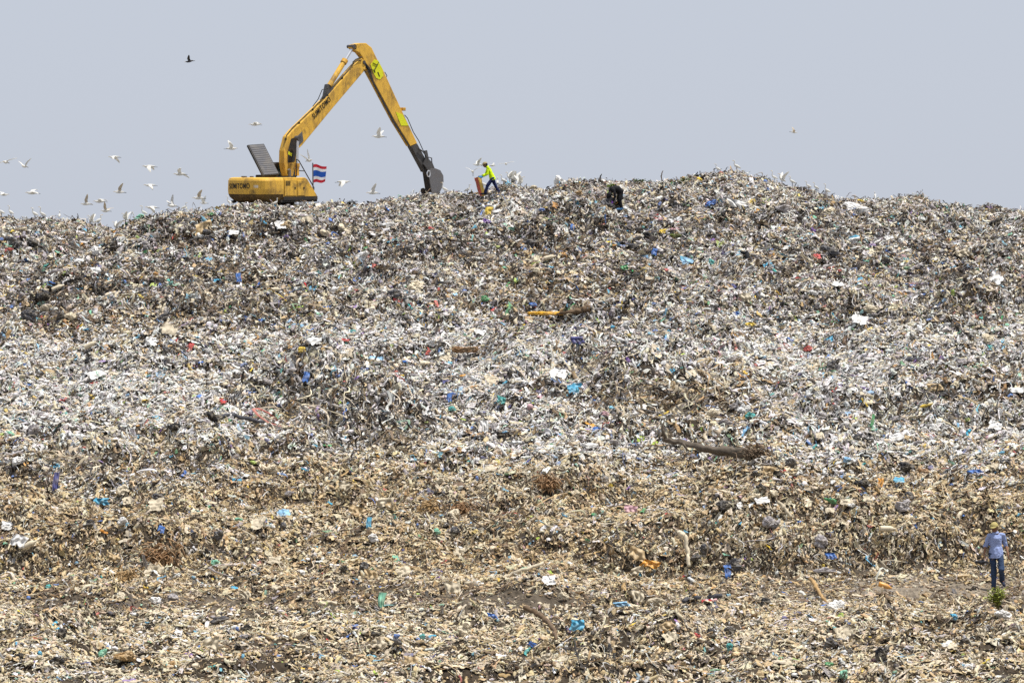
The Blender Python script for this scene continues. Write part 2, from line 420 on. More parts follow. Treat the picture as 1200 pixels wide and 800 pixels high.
def zones(x, d, z):
    px, py = photo_xy(x, d, z)
    wob = fbm(x / 5 + 3, d / 4, 71, 3) * 90
    low = smooth((py + wob - 490) / 90)
    mid = smooth((py + wob * .6 - 365) / 45) * (1 - low)
    top = 1 - low - mid
    soil = np.zeros_like(x)
    for (cx, cy, rx, ry, s) in [(610, 702, 170, 17, 1.0), (250, 706, 200, 10, 1.0), (60, 700, 130, 10, .8), (420, 692, 120, 9, .9), (1080, 690, 260, 19, 1.0), (800, 470, 105, 36, .95), (560, 605, 70, 26, .4),
                                (640, 335, 90, 30, .7), (140, 385, 120, 30, .5), (400, 690, 120, 12, .7), (1130, 730, 50, 20, .6), (320, 770, 35, 18, .7), (890, 660, 200, 20, .35), (1160, 450, 70, 25, .5), (100, 620, 90, 25, .35), (320, 350, 110, 25, .3)]:
        soil = np.maximum(soil, s * np.exp(-((px - cx) / rx) ** 2 - ((py - cy) / ry) ** 2))
    hump = np.maximum(np.exp(-((px - 385) / 95) ** 2 - ((py - 470) / 48) ** 2), .6 * np.exp(-((px - 100) / 120) ** 2 - ((py - 545) / 22) ** 2))
    low = low * (1 - .7 * hump); top = top + .8 * hump  # humps take the darker mix, so their shade is partly painted by colour
    soil = np.clip(soil + .22 * (fbm(x / 2.6, d / 2.2, 88, 2) - .12), 0, 1)
    return px, py, top, mid, low, soil

def normals(x, y):
    e = .25
    gx = (Hf(x + e, y) - Hf(x - e, y)) / (2 * e); gy = (Hf(x, y + e) - Hf(x, y - e)) / (2 * e)
    n = np.stack([-gx, -gy, np.ones_like(gx)], 1)
    return n / np.linalg.norm(n, axis=1)[:, None], gx, gy

def scatter(name, protos, dens, smin, smax, tilt, label, cat, lift=.0, accent=.075, drape=0, dmin=47, dmax=172, stretch=(.7, 1.35), far=None, darken=1.0, soilcut=.96, whiten=0, flat=.82, mask=None, wts=None):
    area = (.15 * (dmax ** 2 - dmin ** 2) + 9 * (dmax - dmin))
    n = int(area * dens * 2.35)
    u = rng.random(n)
    d = np.sqrt(dmin ** 2 + u * (dmax ** 2 - dmin ** 2)); hw = .15 * d + 4.5
    x = rng.uniform(-1, 1, n) * hw
    keep = rng.random(n) < np.where(d > 157, .35, 1) * (np.clip(far / d, 0, 1) ** 2 if far else 1)
    x, d = x[keep], d[keep]; z = Hf(x, d)
    px, py, top, mid, low, soil = zones(x, d, z)
    _, gx, gy = normals(x, d)
    keep = (rng.random(len(x)) > soil ** 1.4 * soilcut) & (rng.random(len(x)) < .78 + .22 * low) & (rng.random(len(x)) < np.sqrt(1 + gx ** 2 + gy ** 2) / 1.9)
    x, d, z, px, py, top, mid, low, soil = [q[keep] for q in (x, d, z, px, py, top, mid, low, soil)]
    if mask is not None:
        kk = rng.random(len(x)) < mask(px, py); x, d, z, px, py, top, mid, low, soil = [q[kk] for q in (x, d, z, px, py, top, mid, low, soil)]
    n = len(x)
    nn, gx, gy = normals(x, d)
    sz = smin + (smax - smin) * rng.random(n) ** 2.2
    sz *= (.52 + .48 * d / 95.0) * (1 - .22 * low)
    stp = np.clip(np.hypot(gx, gy) - .25, 0, 1)
    t = nn + rng.normal(0, 1, (n, 3)) * (tilt * (.6 + .9 * stp) * (1 - .35 * mid))[:, None]; t /= np.linalg.norm(t, axis=1)[:, None]
    a = rng.normal(0, 1, (n, 3))
    if drape:
        dn = np.stack([-gx, -gy, -(gx ** 2 + gy ** 2)], 1) * (1 - .5 * top)[:, None]; a = a * .55 + dn * drape
        flow = np.stack([np.ones(n), fbm(x / 4, d / 4, 55, 2) * 2, np.zeros(n)], 1)
        a += flow * rng.normal(0, 1, (n, 1)) * (.7 + 1.0 * mid)[:, None]
    a -= (a * t).sum(1)[:, None] * t; a /= np.linalg.norm(a, axis=1)[:, None]
    b = np.cross(t, a)
    rx = np.arctan2(b[:, 2], t[:, 2]); ry = -np.arcsin(np.clip(a[:, 2], -1, 1)); rz = np.arctan2(a[:, 1], a[:, 0])
    # colour by zone
    Wt = top[:, None] * W_TOP + mid[:, None] * W_MID + low[:, None] * (W_LOW + smooth((py + fbm(x / 4, d / 4, 99, 2) * 60 - 675) / 45)[:, None] * (W_BOT - W_LOW))
    Wt = Wt * (1 - soil[:, None]) + W_SOIL * soil[:, None]
    if wts is not None: Wt = np.repeat(wts[None, :], n, 0)
    # patches of similar stuff: bags from one load lie together
    pn = fbm(x / 2.2, d / 1.8, 131, 2)
    Wt[:, 6:10] *= (1 + 5 * np.clip(pn - .08, 0, 1) * 2)[:, None]
    Wt[:, 0:1] *= (1 + whiten + 4 * np.clip(-pn - .05, 0, 1))[:, None]
    bn = fbm(x / 7 + 2, d / 2.3, 141, 3)          # long bands paint the light and shade of ledges into the mix
    Wt[:, 4:10] *= (1 + 4.5 * np.clip(bn - .04, 0, 1))[:, None]; Wt[:, 0:3] *= (1 + 4 * np.clip(-bn - .02, 0, 1))[:, None]
    Wt /= Wt.sum(1)[:, None]
    k = (rng.random(n)[:, None] > np.cumsum(Wt, 1)).sum(1).clip(0, len(MAIN) - 1)
    c = np.array([PAL[q] for q in MAIN])[k]
    ac = rng.random(n) < accent * (1 - .45 * low) * (1 - .6 * soil)
    ka = rng.choice(len(ACC), n, p=ACW); ca = np.array([PAL[q] for q in ACC])[ka]
    fade = rng.uniform(0, .45, n)[:, None]; ca = ca * (1 - fade) + np.array([.45, .42, .36]) * fade
    c = np.where(ac[:, None], ca, c)
    c = c * rng.uniform(.72, 1.12, n)[:, None] * darken * (1 + rng.normal(0, .03, (n, 3)))
    c = np.clip(c, .008, .85)
    pts = np.stack([x, d, z + lift * sz], 1)
    me = bpy.data.meshes.new(name); me.vertices.add(n); me.vertices.foreach_set('co', pts.ravel())
    def at(nm, ty, fld, arr):
        q = me.attributes.new(nm, ty, 'POINT'); q.data.foreach_set(fld, np.ascontiguousarray(arr).ravel())
    at('turn', 'FLOAT_VECTOR', 'vector', np.stack([rx, ry, rz], 1).astype(np.float32))
    at('size', 'FLOAT_VECTOR', 'vector', (sz[:, None] * rng.uniform(stretch[0], stretch[1], (n, 3)) * np.array([1.08, .9, flat])).astype(np.float32))
    at('tint', 'FLOAT_COLOR', 'color', np.concatenate([c, np.ones((n, 1))], 1).astype(np.float32))
    at('pick', 'INT', 'value', rng.integers(0, len(protos), n).astype(np.int32))
    me.materials.append(m_dust)
    o = bpy.data.objects.new(name, me); col.objects.link(o)
    g = bpy.data.node_groups.new(name, 'GeometryNodeTree')
    g.interface.new_socket('Geometry', in_out='INPUT', socket_type='NodeSocketGeometry')
    g.interface.new_socket('Geometry', in_out='OUTPUT', socket_type='NodeSocketGeometry')
    gi = g.nodes.new('NodeGroupInput'); go = g.nodes.new('NodeGroupOutput'); L = g.links.new
    jn = g.nodes.new('GeometryNodeJoinGeometry')
    for p in protos:
        oi = g.nodes.new('GeometryNodeObjectInfo'); oi.inputs[0].default_value = p; oi.inputs['As Instance'].default_value = False
        g2 = g.nodes.new('GeometryNodeGeometryToInstance'); L(oi.outputs['Geometry'], g2.inputs[0]); L(g2.outputs[0], jn.inputs[0])
    ip = g.nodes.new('GeometryNodeInstanceOnPoints'); L(gi.outputs[0], ip.inputs['Points']); L(jn.outputs[0], ip.inputs['Instance'])
    ip.inputs['Pick Instance'].default_value = True
    def na(nm, ty):
        q = g.nodes.new('GeometryNodeInputNamedAttribute'); q.data_type = ty; q.inputs[0].default_value = nm; return q.outputs[0]
    er = g.nodes.new('FunctionNodeEulerToRotation'); L(na('turn', 'FLOAT_VECTOR'), er.inputs[0]); L(er.outputs[0], ip.inputs['Rotation'])
    L(na('size', 'FLOAT_VECTOR'), ip.inputs['Scale']); L(na('pick', 'INT'), ip.inputs['Instance Index'])
    L(ip.outputs[0], go.inputs[0])
    md = o.modifiers.new('scatter', 'NODES'); md.node_group = g
    tag(o, label, cat, kind='stuff')
    return n

tot = 0
tot += scatter('plastic_scraps', films, 28, .09, .34, .38, 'countless dusty plastic scraps and bags covering the whole mound', 'rubbish', lift=.12, flat=.7)
tot += scatter('crumpled_rolls', rolls, 64, .09, .30, .40, 'countless crumpled folded films and rags all over the mound', 'rubbish', lift=.12, drape=1.2, accent=.05, flat=.75)
tot += scatter('rubbish_lumps', lumps, 20, .07, .24, .5, 'countless lumpy bags and bottles strewn through the rubbish', 'rubbish', lift=.1, accent=.06)
tot += scatter('torn_strips', ribs, 56, .18, .52, .36, 'countless torn plastic strips and cords trailing down the heap', 'rubbish', lift=.1, accent=.03, drape=2.0)
tot += scatter('litter_crumbs', films[:3] + rolls[:5] + lumps[:4], 74, .05, .12, .6, 'fine crumbs of litter filling gaps on the slope', 'rubbish', lift=.3, accent=.06, far=88, soilcut=.6)
tot += scatter('matted_film', rolls + films[:3], 70, .08, .24, .34, 'matted straw-coloured film and rags carpeting the near foot of the mound', 'rubbish', lift=.1, drape=1.0, accent=.03, dmin=47, dmax=93, flat=.7, soilcut=.97,
               mask=lambda px, py: np.clip((py - 560) / 120, 0, 1))
def strand_zone(px, py):
    m_ = px * 0
    for cx, cy, rx, ry, q in [(365, 470, 85, 38, 1), (445, 508, 48, 26, 1), (110, 548, 110, 16, .8), (560, 600, 90, 22, .6), (1000, 652, 190, 18, .8), (800, 640, 110, 18, .6), (775, 462, 90, 26, .8), (690, 418, 60, 24, .5), (200, 660, 90, 22, .5), (1110, 488, 80, 20, .5), (300, 365, 140, 14, .4), (700, 770, 40, 22, .6)]:
        m_ = np.maximum(m_, q * np.exp(-(((px - cx) / rx) ** 2 + ((py - cy) / ry) ** 2) ** 2))
    return m_
tot += scatter('draped_strands', ribs[:12], 34, .45, 1.0, .22, 'long torn strands hanging down the steep faces of the heap', 'rubbish', lift=.1, accent=.02, drape=5.0, mask=strand_zone, soilcut=.3,
               wts=np.array([.05, .12, .15, .05, .08, .02, .17, .2, .16, .02, .02]))  # dark-heavy weights put the shading of the steep faces into the strand colours
print('instances', tot)
#@@REST
# ------------------------------------------------------------------ excavator
TH = R(42)
Fv = Vector((math.sin(TH), math.cos(TH), 0)); Rv = Vector((math.cos(TH), -math.sin(TH), 0))
C0 = P(320, 234, EXC_D)
Eloc = C0 + Fv * 1.9 - Rv * 1.4
gz = float(np.mean(H(Eloc.x + np.array([-1.5, 0, 1.5, 0, 0]), Eloc.y + np.array([0, -1.5, 0, 1.5, 0])))) + .05
HB = C0.z - gz                      # underside of the house above the ground
exc = empty('excavator', (Eloc.x, Eloc.y, gz))
exc.rotation_euler = (R(2.2), R(-2.6), R(90) - TH)
tag(exc, 'dirty yellow long-reach excavator working on the crest of the mound', 'excavator')
bpy.context.view_layer.update()
ME = exc.matrix_world.copy(); MI = ME.inverted()
def EP(px, py, y0):                 # photo pixel -> excavator coordinates on the plane y = y0
    o = MI @ Vector((0, 0, CZ)); d = (MI.to_3x3() @ (P(px, py, 100) - Vector((0, 0, CZ))))
    return o + d * ((y0 - o.y) / d.y)
def ZP(x, y):                       # first enlargement of the photo -> photo pixels
    return 240 + x * .28763, 30 + y * .28763

def paint_mat(name, c, wear=.5):
    m, t, b = nodemat(name)
    b.inputs['Roughness'].default_value = .5; b.inputs['Specular IOR Level'].default_value = .35
    tc = t.nodes.new('ShaderNodeTexCoord')
    n1 = t.nodes.new('ShaderNodeTexNoise'); n1.inputs['Scale'].default_value = 1.7; n1.inputs['Detail'].default_value = 8; n1.inputs['Roughness'].default_value = .72
    mp = t.nodes.new('ShaderNodeMapping'); mp.inputs['Scale'].default_value = (1, 1, .45)
    t.links.new(tc.outputs['Object'], mp.inputs[0]); t.links.new(mp.outputs[0], n1.inputs[0])
    r1 = t.nodes.new('ShaderNodeMapRange'); r1.inputs[1].default_value = .47; r1.inputs[2].default_value = .66; r1.inputs[4].default_value = wear
    t.links.new(n1.outputs['Fac'], r1.inputs[0])
    n2 = t.nodes.new('ShaderNodeTexNoise'); n2.inputs['Scale'].default_value = 1.9; n2.inputs['Detail'].default_value = 7; n2.inputs['Roughness'].default_value = .65
    t.links.new(tc.outputs['Object'], n2.inputs[0])
    r2 = t.nodes.new('ShaderNodeMapRange'); r2.inputs[1].default_value = .56; r2.inputs[2].default_value = .7; r2.inputs[4].default_value = .8
    t.links.new(n2.outputs['Fac'], r2.inputs[0])
    a = t.nodes.new('ShaderNodeMix'); a.data_type = 'RGBA'; a.inputs[6].default_value = (*c, 1); a.inputs[7].default_value = (.2, .12, .045, 1)
    b2 = t.nodes.new('ShaderNodeMix'); b2.data_type = 'RGBA'; b2.inputs[7].default_value = (.07, .05, .035, 1)
    t.links.new(r1.outputs[0], a.inputs[0]); t.links.new(a.outputs[2], b2.inputs[6]); t.links.new(r2.outputs[0], b2.inputs[0])
    t.links.new(b2.outputs[2], b.inputs['Base Color'])
    return m
M_Y = paint_mat('yellow_paint', (.74, .43, .06), .85)
M_YD = paint_mat('grimy_yellow_paint', (.62, .34, .045), .9)
M_SK = mat('caked_skirt', (.16, .095, .03), .85, 0, .9, (.03, .024, .02), 2.2)
M_STEEL = mat('dark_steel', (.12, .115, .115), .55, .6, .5, (.07, .05, .035), 5)
M_GRIME = mat('black_grime', (.03, .027, .025), .8, 0, .6, (.09, .06, .035), 5)
M_BLACK = mat('black_rubber', (.02, .02, .02), .6, 0, .3)
M_CHROME = mat('chrome_rod', (.75, .76, .78), .25, .8, .05)
M_GLASS = mat('dark_glass', (.02, .07, .1), .08, 0, .2, spec=.6)
M_GREYP = mat('bucket_steel', (.17, .165, .17), .5, .3, .5, (.16, .13, .11), 4)
M_INK = mat('black_lettering', (.015, .014, .014), .6, 0, .15)
M_ACID = mat('acid_yellow_sticker', (.72, .72, .02), .5, 0, .25, (.3, .28, .04), 9)
M_LOUV = mat('grey_louvre', (.11, .11, .12), .6, .2, .6, (.2, .18, .15), 3)

def part(mb, name, m, parent=exc, sm=False, bev=0.0): return mb.build(name, m, parent, sm, bev)

# undercarriage
b = MB(); b.tube([(0, 0, HB - .32), (0, 0, HB + .02)], .62, 24); part(b, 'turntable', M_GRIME)
b = MB(); b.box((-.9, -.75, .35), (.9, .75, HB - .33)); part(b, 'undercarriage_frame', M_GRIME, bev=.03)
for s in (-1, 1):
    y = s * 1.12
    trk = MB(); prof = []
    for k in range(28):
        t = k / 28 * 2 * math.pi
        cx = 1.55 if math.cos(t) > 0 else -1.55
        prof.append(Vector((cx + .36 * math.cos(t), y - .15, .42 + .36 * math.sin(t))))
    trk.prism(prof, (0, .3, 0)); tf = part(trk, 'track_frame', M_GRIME)
    sh = MB()
    per = [(-1.55 + 3.1 * k / 15, .02, 0) for k in range(16)] + [(-1.55 + 3.1 * k / 15, .82, 0) for k in range(16)]
    for (x, z, q) in per: sh.box((x - .09, y - .28, z - .02), (x + .09, y + .28, z + .03))
    for e in (-1, 1):
        for k in range(1, 6):
            t = -math.pi / 2 + k * math.pi / 6
            M = Matrix.Translation((e * 1.55 + e * .4 * math.cos(t), y, .42 + .4 * math.sin(t))) @ Matrix.Rotation(-(t - math.pi / 2) if e > 0 else (t - math.pi / 2), 4, 'Y')
            sh.box((-.09, -.28, -.025), (.09, .28, .025), M)
    part(sh, 'track_shoes', M_STEEL, tf)
    for x in (-1.55, 1.55):
        wb = MB(); wb.tube([(x, y - .17, .42), (x, y + .17, .42)], .3, 18); part(wb, 'track_wheel', M_STEEL, tf)

# house
b = MB(); b.box((-1.35, -1.34, HB), (1.0, 1.34, HB + .13)); part(b, 'deck', M_GRIME)
def cw_ring(z, ins):
    xr, yr = -2.38 + ins, 1.4 - ins * .6; r_ = .58; pts = [Vector((-1.22, yr, z))]
    for k in range(7):
        t = math.pi / 2 * k / 6
        pts.append(Vector((xr + r_ - r_ * math.sin(t), yr - r_ + r_ * math.cos(t), z)))
    for k in range(1, 6):
        q = k / 6; pts.append(Vector((xr - .07 * math.sin(math.pi * q), (yr - r_) * (1 - 2 * q), z)))
    for k in range(7):
        t = math.pi / 2 * k / 6
        pts.append(Vector((xr + r_ - r_ * math.cos(t), -(yr - r_ + r_ * math.sin(t)), z)))
    pts.append(Vector((-1.22, -yr, z))); return pts
def loft(levels):
    mb = MB(); rings = [cw_ring(HB + z, i_) for z, i_ in levels]; n = len(rings[0]); v = [p for r_ in rings for p in r_]; f = []
    for i_ in range(len(rings) - 1):
        for k in range(n): f.append((i_ * n + k, i_ * n + (k + 1) % n, (i_ + 1) * n + (k + 1) % n, (i_ + 1) * n + k))
    f.append(tuple(range(n))); f.append(tuple(range(len(v) - n, len(v)))); mb.add(v, f); return mb
cw = part(loft([(.38, .0), (.6, -.015), (1.0, .0), (1.1, .05), (1.14, .16)]), 'counterweight', M_Y, sm=False)
sk = part(loft([(-.02, .42), (.1, .2), (.24, .06), (.36, .012), (.377, .012)]), 'counterweight_skirt', M_SK)
rb = MB()
for k in range(6): rb.ball((-2.1 + .12 * k, 1.0 - .37 * k, HB + .02), (.16, .14, .07), n=7, m=5)
part(rb, 'caked_dirt', M_GRIME, sk, True)
b = MB()
prof = [(-1.2, .12), (-1.2, 1.14), (.2, 1.13), (.36, 1.06), (.98, .3), (.98, .12)]
b.prism([Vector((x, -1.36, HB + z)) for x, z in prof], (0, .86, 0)); sidep = part(b, 'side_body', M_Y, bev=.03)
for x0, x1, ztop in ((-1.14, -.36, 1.05), (-.32, .2, 1.0)):
    b = MB(); b.box((x0, -1.395, HB + .3), (x1, -1.363, HB + ztop)); dr = part(b, 'side_door', M_Y, bev=.012)
    h_ = MB(); h_.box((x1 - .16, -1.412, HB + .62), (x1 - .07, -1.394, HB + .68)); part(h_, 'latch', M_INK, dr)
b = MB()
for k in range(5): b.box((-1.08 + .0, -1.406, HB + .78 + k * .045), (-.78, -1.394, HB + .8 + k * .045))
part(b, 'vent_slots', M_INK)
b = MB(); b.box((-1.2, -1.38, HB + .1), (.99, -1.34, HB + .26)); part(b, 'side_skirt', M_GRIME)
b = MB(); b.box((-1.24, -.49, HB + .12), (.0, 1.36, HB + 1.08)); part(b, 'engine_housing', M_YD, bev=.05)
b = MB(); b.box((-.9, -.1, HB + 1.08), (-.3, .8, HB + 1.25)); part(b, 'engine_block', M_GRIME, bev=.04)
# cab on the far side
b = MB(); b.prism([Vector((x, .42, HB + z)) for x, z in ((.05, .1), (.05, 1.72), (.2, 1.82), (1.1, 1.82), (1.36, 1.5), (1.45, .75), (1.3, .1))], (0, .94, 0)); cab = part(b, 'cab', M_GRIME, bev=.04)
b = MB(); b.box((.03, .5, HB + .95), (.047, 1.28, HB + 1.7)); part(b, 'rear_window', M_GLASS, cab)
b = MB(); b.prism([Vector((x, .415, HB + z)) for x, z in ((.2, .95), (.2, 1.7), (1.05, 1.7), (1.24, 1.45), (1.32, .95))], (0, -.012, 0)); part(b, 'side_window', M_GLASS, cab)
# raised hood panel
hA = EP(308.5, 206, -.28); hB = hA + Vector((1.05, 0, .05)); up_ = Vector((0, 1.03, 1.42))
hN = (hB - hA).cross(up_).normalized()
b = MB(); b.prism([hA, hB, hB + up_, hA + up_], hN * -.1); hood = part(b, 'raised_hood', M_BLACK, bev=.02)
b = MB(); ee = (hB - hA); fr = .02
b.prism([hA + ee * .06 + up_ * .03, hA + ee * .94 + up_ * .03, hA + ee * .94 + up_ * .97, hA + ee * .06 + up_ * .97], hN * fr)
for k in range(13):
    q = .1 + k * .066
    b.prism([hA + ee * .1 + up_ * q, hA + ee * .9 + up_ * q, hA + ee * .9 + up_ * (q + .035), hA + ee * .1 + up_ * (q + .035)], hN * .035)
part(b, 'louvre_panel', M_LOUV, hood)
b = MB(); b.tube([hB + up_ * .1, hB + Vector((.0, -.05, .0)) + up_ * .0, ], .02, 6); b.tube([hA + ee * .55, hA + ee * .9 + up_ * .55], .018, 6); part(b, 'hood_stay', M_BLACK, hood)
b = MB(); b.tube([(.25, -.3, HB + 1.1), (.25, -.3, HB + 1.42), (.2, -.3, HB + 1.5)], .07, 10); part(b, 'exhaust_pipe', M_GREYP)
for x, y, r_ in ((-1.8, .6, .13), (-1.7, .2, .09)):
    b = MB(); b.tube([(x, y, HB + 1.13), (x, y, HB + 1.2)], r_, 10); part(b, 'filler_cap', M_LOUV)
# handrail
b = MB()
for pts in ([(347, 187), (350, 188), (368, 220)], [(347, 187), (347.5, 207)], [(350.5, 200), (357, 200.5)], [(368, 220), (367, 229)]):
    b.tube([EP(x, y, -1.3) for x, y in pts], .024, 6)
part(b, 'handrail', M_BLACK)

# boom, stick, bucket (outlines read off the photograph on the machine's centre plane)
YB = -.17
def side(pts, y0=YB): return [EP(*ZP(x, y), y0) for x, y in pts]
boom_o = side([(333, 614), (322, 560), (323, 510), (338, 452), (362, 424), (488, 303), (608, 166), (640, 134), (657, 150), (655, 180), (523, 335), (397, 488), (380, 505), (372, 560), (360, 614)])
b = MB(); b.prism(boom_o, (0, .34, 0)); boom = part(b, 'boom', M_Y, bev=.025)
b = MB(); b.prism(side([(338, 560), (338, 515), (352, 462), (378, 452), (378, 500), (366, 555)], YB - .012), (0, .012, 0)); part(b, 'boom_grime', M_GRIME, boom)
b = MB(); b.prism(side([(340, 525), (341, 512), (356, 521), (354, 533)], YB - .02), (0, .008, 0)); part(b, 'sticker', M_ACID, boom)
b = MB(); b.prism(side([(376, 452), (397, 432), (402, 470), (386, 486)], YB - .02), (0, .02, 0)); part(b, 'wear_plate', M_LOUV, boom)
# hose run along the boom's back
b = MB()
for off in (0, .07):
    pts = [EP(*ZP(x, y), YB + .1 + off) + Vector((0, 0, .03)) for x, y in ((318, 560), (319, 510), (334, 448), (358, 418), (420, 360), (484, 297), (545, 230), (605, 160))]
    b.tube(pts, .022, 6)
for x, y in ((330, 462), (385, 398), (440, 342), (500, 285), (560, 214)): b.tube([EP(*ZP(x, y), YB + .02) , EP(*ZP(x, y), YB + .3)], .05, 6)
part(b, 'hydraulic_hoses', M_BLACK, boom)
for pts in ([(500, 255), (478, 262), (462, 300), (440, 330)], [(505, 250), (482, 285), (470, 305)], [(640, 128), (615, 138), (602, 150), (608, 158)], [(648, 178), (655, 192), (668, 182), (660, 160)], [(598, 165), (606, 148), (640, 140)]):
    b = MB(); b.tube([EP(*ZP(x, y), YB - .03) for x, y in pts], .02, 6); part(b, 'hose', M_BLACK, boom)

stick_o = side([(600, 90), (606, 78), (630, 72), (658, 72), (680, 90), (700, 132), (722, 170), (800, 340), (853, 452), (866, 480), (838, 492), (775, 390), (690, 230), (660, 175), (643, 128), (628, 110), (612, 104)])
b = MB(); b.prism(stick_o, (0, .3, 0)); stk = part(b, 'stick', M_Y, bev=.025)
b = MB(); b.prism(side([(840, 492), (866, 481), (902, 548), (924, 582), (912, 606), (894, 592)], YB + .015), (0, .27, 0)); part(b, 'stick_nose', M_STEEL, stk, bev=.02)
b = MB(); b.prism(side([(676, 160), (692, 138), (708, 145), (724, 178), (728, 205), (714, 221), (698, 214), (684, 186)], YB - .012), (0, .012, 0)); part(b, 'emblem', M_ACID, stk)
b = MB()
for pts in ([(672, 178), (690, 182), (708, 150)], [(690, 182), (694, 192)], [(705, 190), (712, 208)], [(684, 152), (700, 160)]):
    b.tube([EP(*ZP(x, y), YB - .016) for x, y in pts], .035, 6, flat=.3)
part(b, 'emblem_marks', M_INK, stk)
b = MB(); b.prism(side([(778, 352), (806, 362), (830, 408), (800, 408)], YB - .012), (0, .012, 0)); part(b, 'paint_patch', M_ACID, stk)
b = MB(); b.prism(side([(655, 150), (672, 172), (690, 232), (775, 392), (838, 494), (834, 496), (768, 396), (684, 236), (664, 182), (645, 150)], YB - .008), (0, .02, 0)); part(b, 'shaded_edge', M_GRIME, stk)  # dark strip: shade of the stick's underside painted along its edge
b = MB(); c_ = EP(*ZP(806, 341), YB + .1); b.box(c_ - Vector((.09, .1, .08)), c_ + Vector((.12, .1, .08))); part(b, 'work_lamp', M_YD, stk, bev=.015)
HS = ((814, 365), (826, 378), (850, 435), (872, 470), (890, 510), (910, 540))
for off, pp in ((0, HS), (.12, HS), (.05, ((733, 190), (742, 205), (738, 215)))):
    b = MB(); b.tube([EP(*ZP(x, y), YB + off) for x, y in pp], .02, 6); part(b, 'hose', M_BLACK, stk)
def cylinder(name, a, m_, c, r1, r2, y0, parent):
    cy = MB(); cy.tube([EP(*ZP(*a), y0), EP(*ZP(*m_), y0)], r1, 14); o = part(cy, name, M_Y, parent)
    A = EP(*ZP(*a), y0); Bm = EP(*ZP(*m_), y0); t = (Bm - A).normalized()
    g_ = MB(); g_.tube([Bm - t * .14, Bm + t * .05], r1 * 1.25, 14); part(g_, 'gland', M_YD, o)
    rd = MB(); rd.tube([Bm, EP(*ZP(*c), y0)], r2, 12); part(rd, 'rod', M_CHROME, o)
    e_ = MB(); Cc = EP(*ZP(*c), y0); e_.tube([Cc - Vector((0, .12, 0)), Cc + Vector((0, .12, 0))], r2 * 1.9, 12); part(e_, 'pin', M_STEEL, o)
    return o
cylinder('stick_cylinder', (507, 246), (570, 144), (604, 88), .125, .07, YB + .12, boom)
b = MB(); b.prism(side([(488, 300), (500, 240), (516, 236), (530, 262)], YB + .05), (0, .2, 0)); part(b, 'cylinder_bracket', M_STEEL, boom, bev=.01)
cylinder('lift_cylinder', (376, 612), (376, 566), (379, 460), .1, .065, YB - .3, exc)
cylinder('lift_cylinder', (376, 612), (376, 566), (379, 460), .1, .065, YB + .62, exc)
for p_ in ((648, 150), (344, 606), (606, 86), (910, 590), (379, 470)):
    c_ = EP(*ZP(*p_), YB); b = MB(); b.tube([c_ + Vector((0, -.04, 0)), c_ + Vector((0, .38, 0))], .085, 14); part(b, 'pivot_pin', M_STEEL)
# bucket and its linkage
bk = [(912, 592), (924, 581), (940, 582), (960, 590), (972, 612), (973, 636), (966, 662), (956, 682)]
lip = [(952, 684), (938, 686), (926, 682)]
BW = .28
b = MB()
for s in (-1, 1):
    b.prism(side(bk + lip + [(918, 640)], s * BW - .02), (0, .04, 0))
bucket = part(b, 'bucket_sides', M_GREYP)
b = MB(); n = len(bk)
outer = side(bk, -BW); inn = [EP(*ZP(x + (930 - x) * .1, y + (635 - y) * .1), -BW) for x, y in bk]
poly = outer + inn[::-1]
b.prism(poly, (0, 2 * BW, 0)); part(b, 'bucket_shell', M_GREYP, bucket)
b = MB()
for k in range(5):
    y0 = -BW + .06 + k * .24
    b.prism([EP(*ZP(x, y), y0) for x, y in ((950, 676), (960, 680), (946, 700), (938, 698))], (0, .1, 0))
part(b, 'bucket_teeth', M_STEEL, bucket)
b = MB(); b.prism(side([(914, 600), (945, 604), (950, 676), (926, 680)], -BW + .06), (0, 2 * BW - .12, 0)); part(b, 'mouth_fill', M_GRIME, bucket)  # dark block filling the bucket mouth
b = MB()
b.prism(side([(896, 510), (906, 508), (916, 560), (905, 565)], YB - .05), (0, .06, 0)); b.prism(side([(896, 510), (906, 508), (916, 560), (905, 565)], YB + .3), (0, .06, 0))
b.prism(side([(893, 565), (905, 535), (928, 560), (940, 590), (916, 600)], YB - .12), (0, .1, 0))
b.tube([EP(*ZP(905, 540), YB - .12), EP(*ZP(905, 540), YB + .42)], .06, 10)
b.tube([EP(*ZP(x, y), YB - .06) for x, y in ((870, 500), (890, 515), (912, 548), (905, 535), (924, 540), (926, 575))], .03, 6)
part(b, 'bucket_linkage', M_STEEL, bucket)
b = MB()
cc = EP(*ZP(912, 604), YB - .2)
b.tube([cc + Vector((.11 * math.cos(q), 0, .15 * math.sin(q))) for q in [k * 6.2832 / 12 for k in range(13)]], .03, 8); part(b, 'shackle', M_CHROME, bucket)

def lettering(txt, name, o3, ux, uz, size, parent, m, bold=.012, wid=None):
    cu = bpy.data.curves.new(name, 'FONT'); cu.body = txt; cu.size = size; cu.offset = bold; cu.extrude = .002; cu.space_character = 1.12; cu.align_x = 'LEFT'
    t_ = bpy.data.objects.new(name, cu); col.objects.link(t_); bpy.context.view_layer.update()
    me_ = bpy.data.meshes.new_from_object(t_.evaluated_get(bpy.context.evaluated_depsgraph_get()))
    bpy.data.objects.remove(t_)
    xw = max(v.co.x for v in me_.vertices); sx = (wid / xw) if wid else 1
    ux = ux.normalized(); nz = ux.cross(uz).normalized(); uz = nz.cross(ux)
    for v in me_.vertices: v.co = o3 + ux * (v.co.x * sx) + uz * v.co.y + nz * v.co.z
    me_.materials.clear(); me_.materials.append(m)
    o = bpy.data.objects.new(name, me_); col.objects.link(o); o.parent = parent
    return o
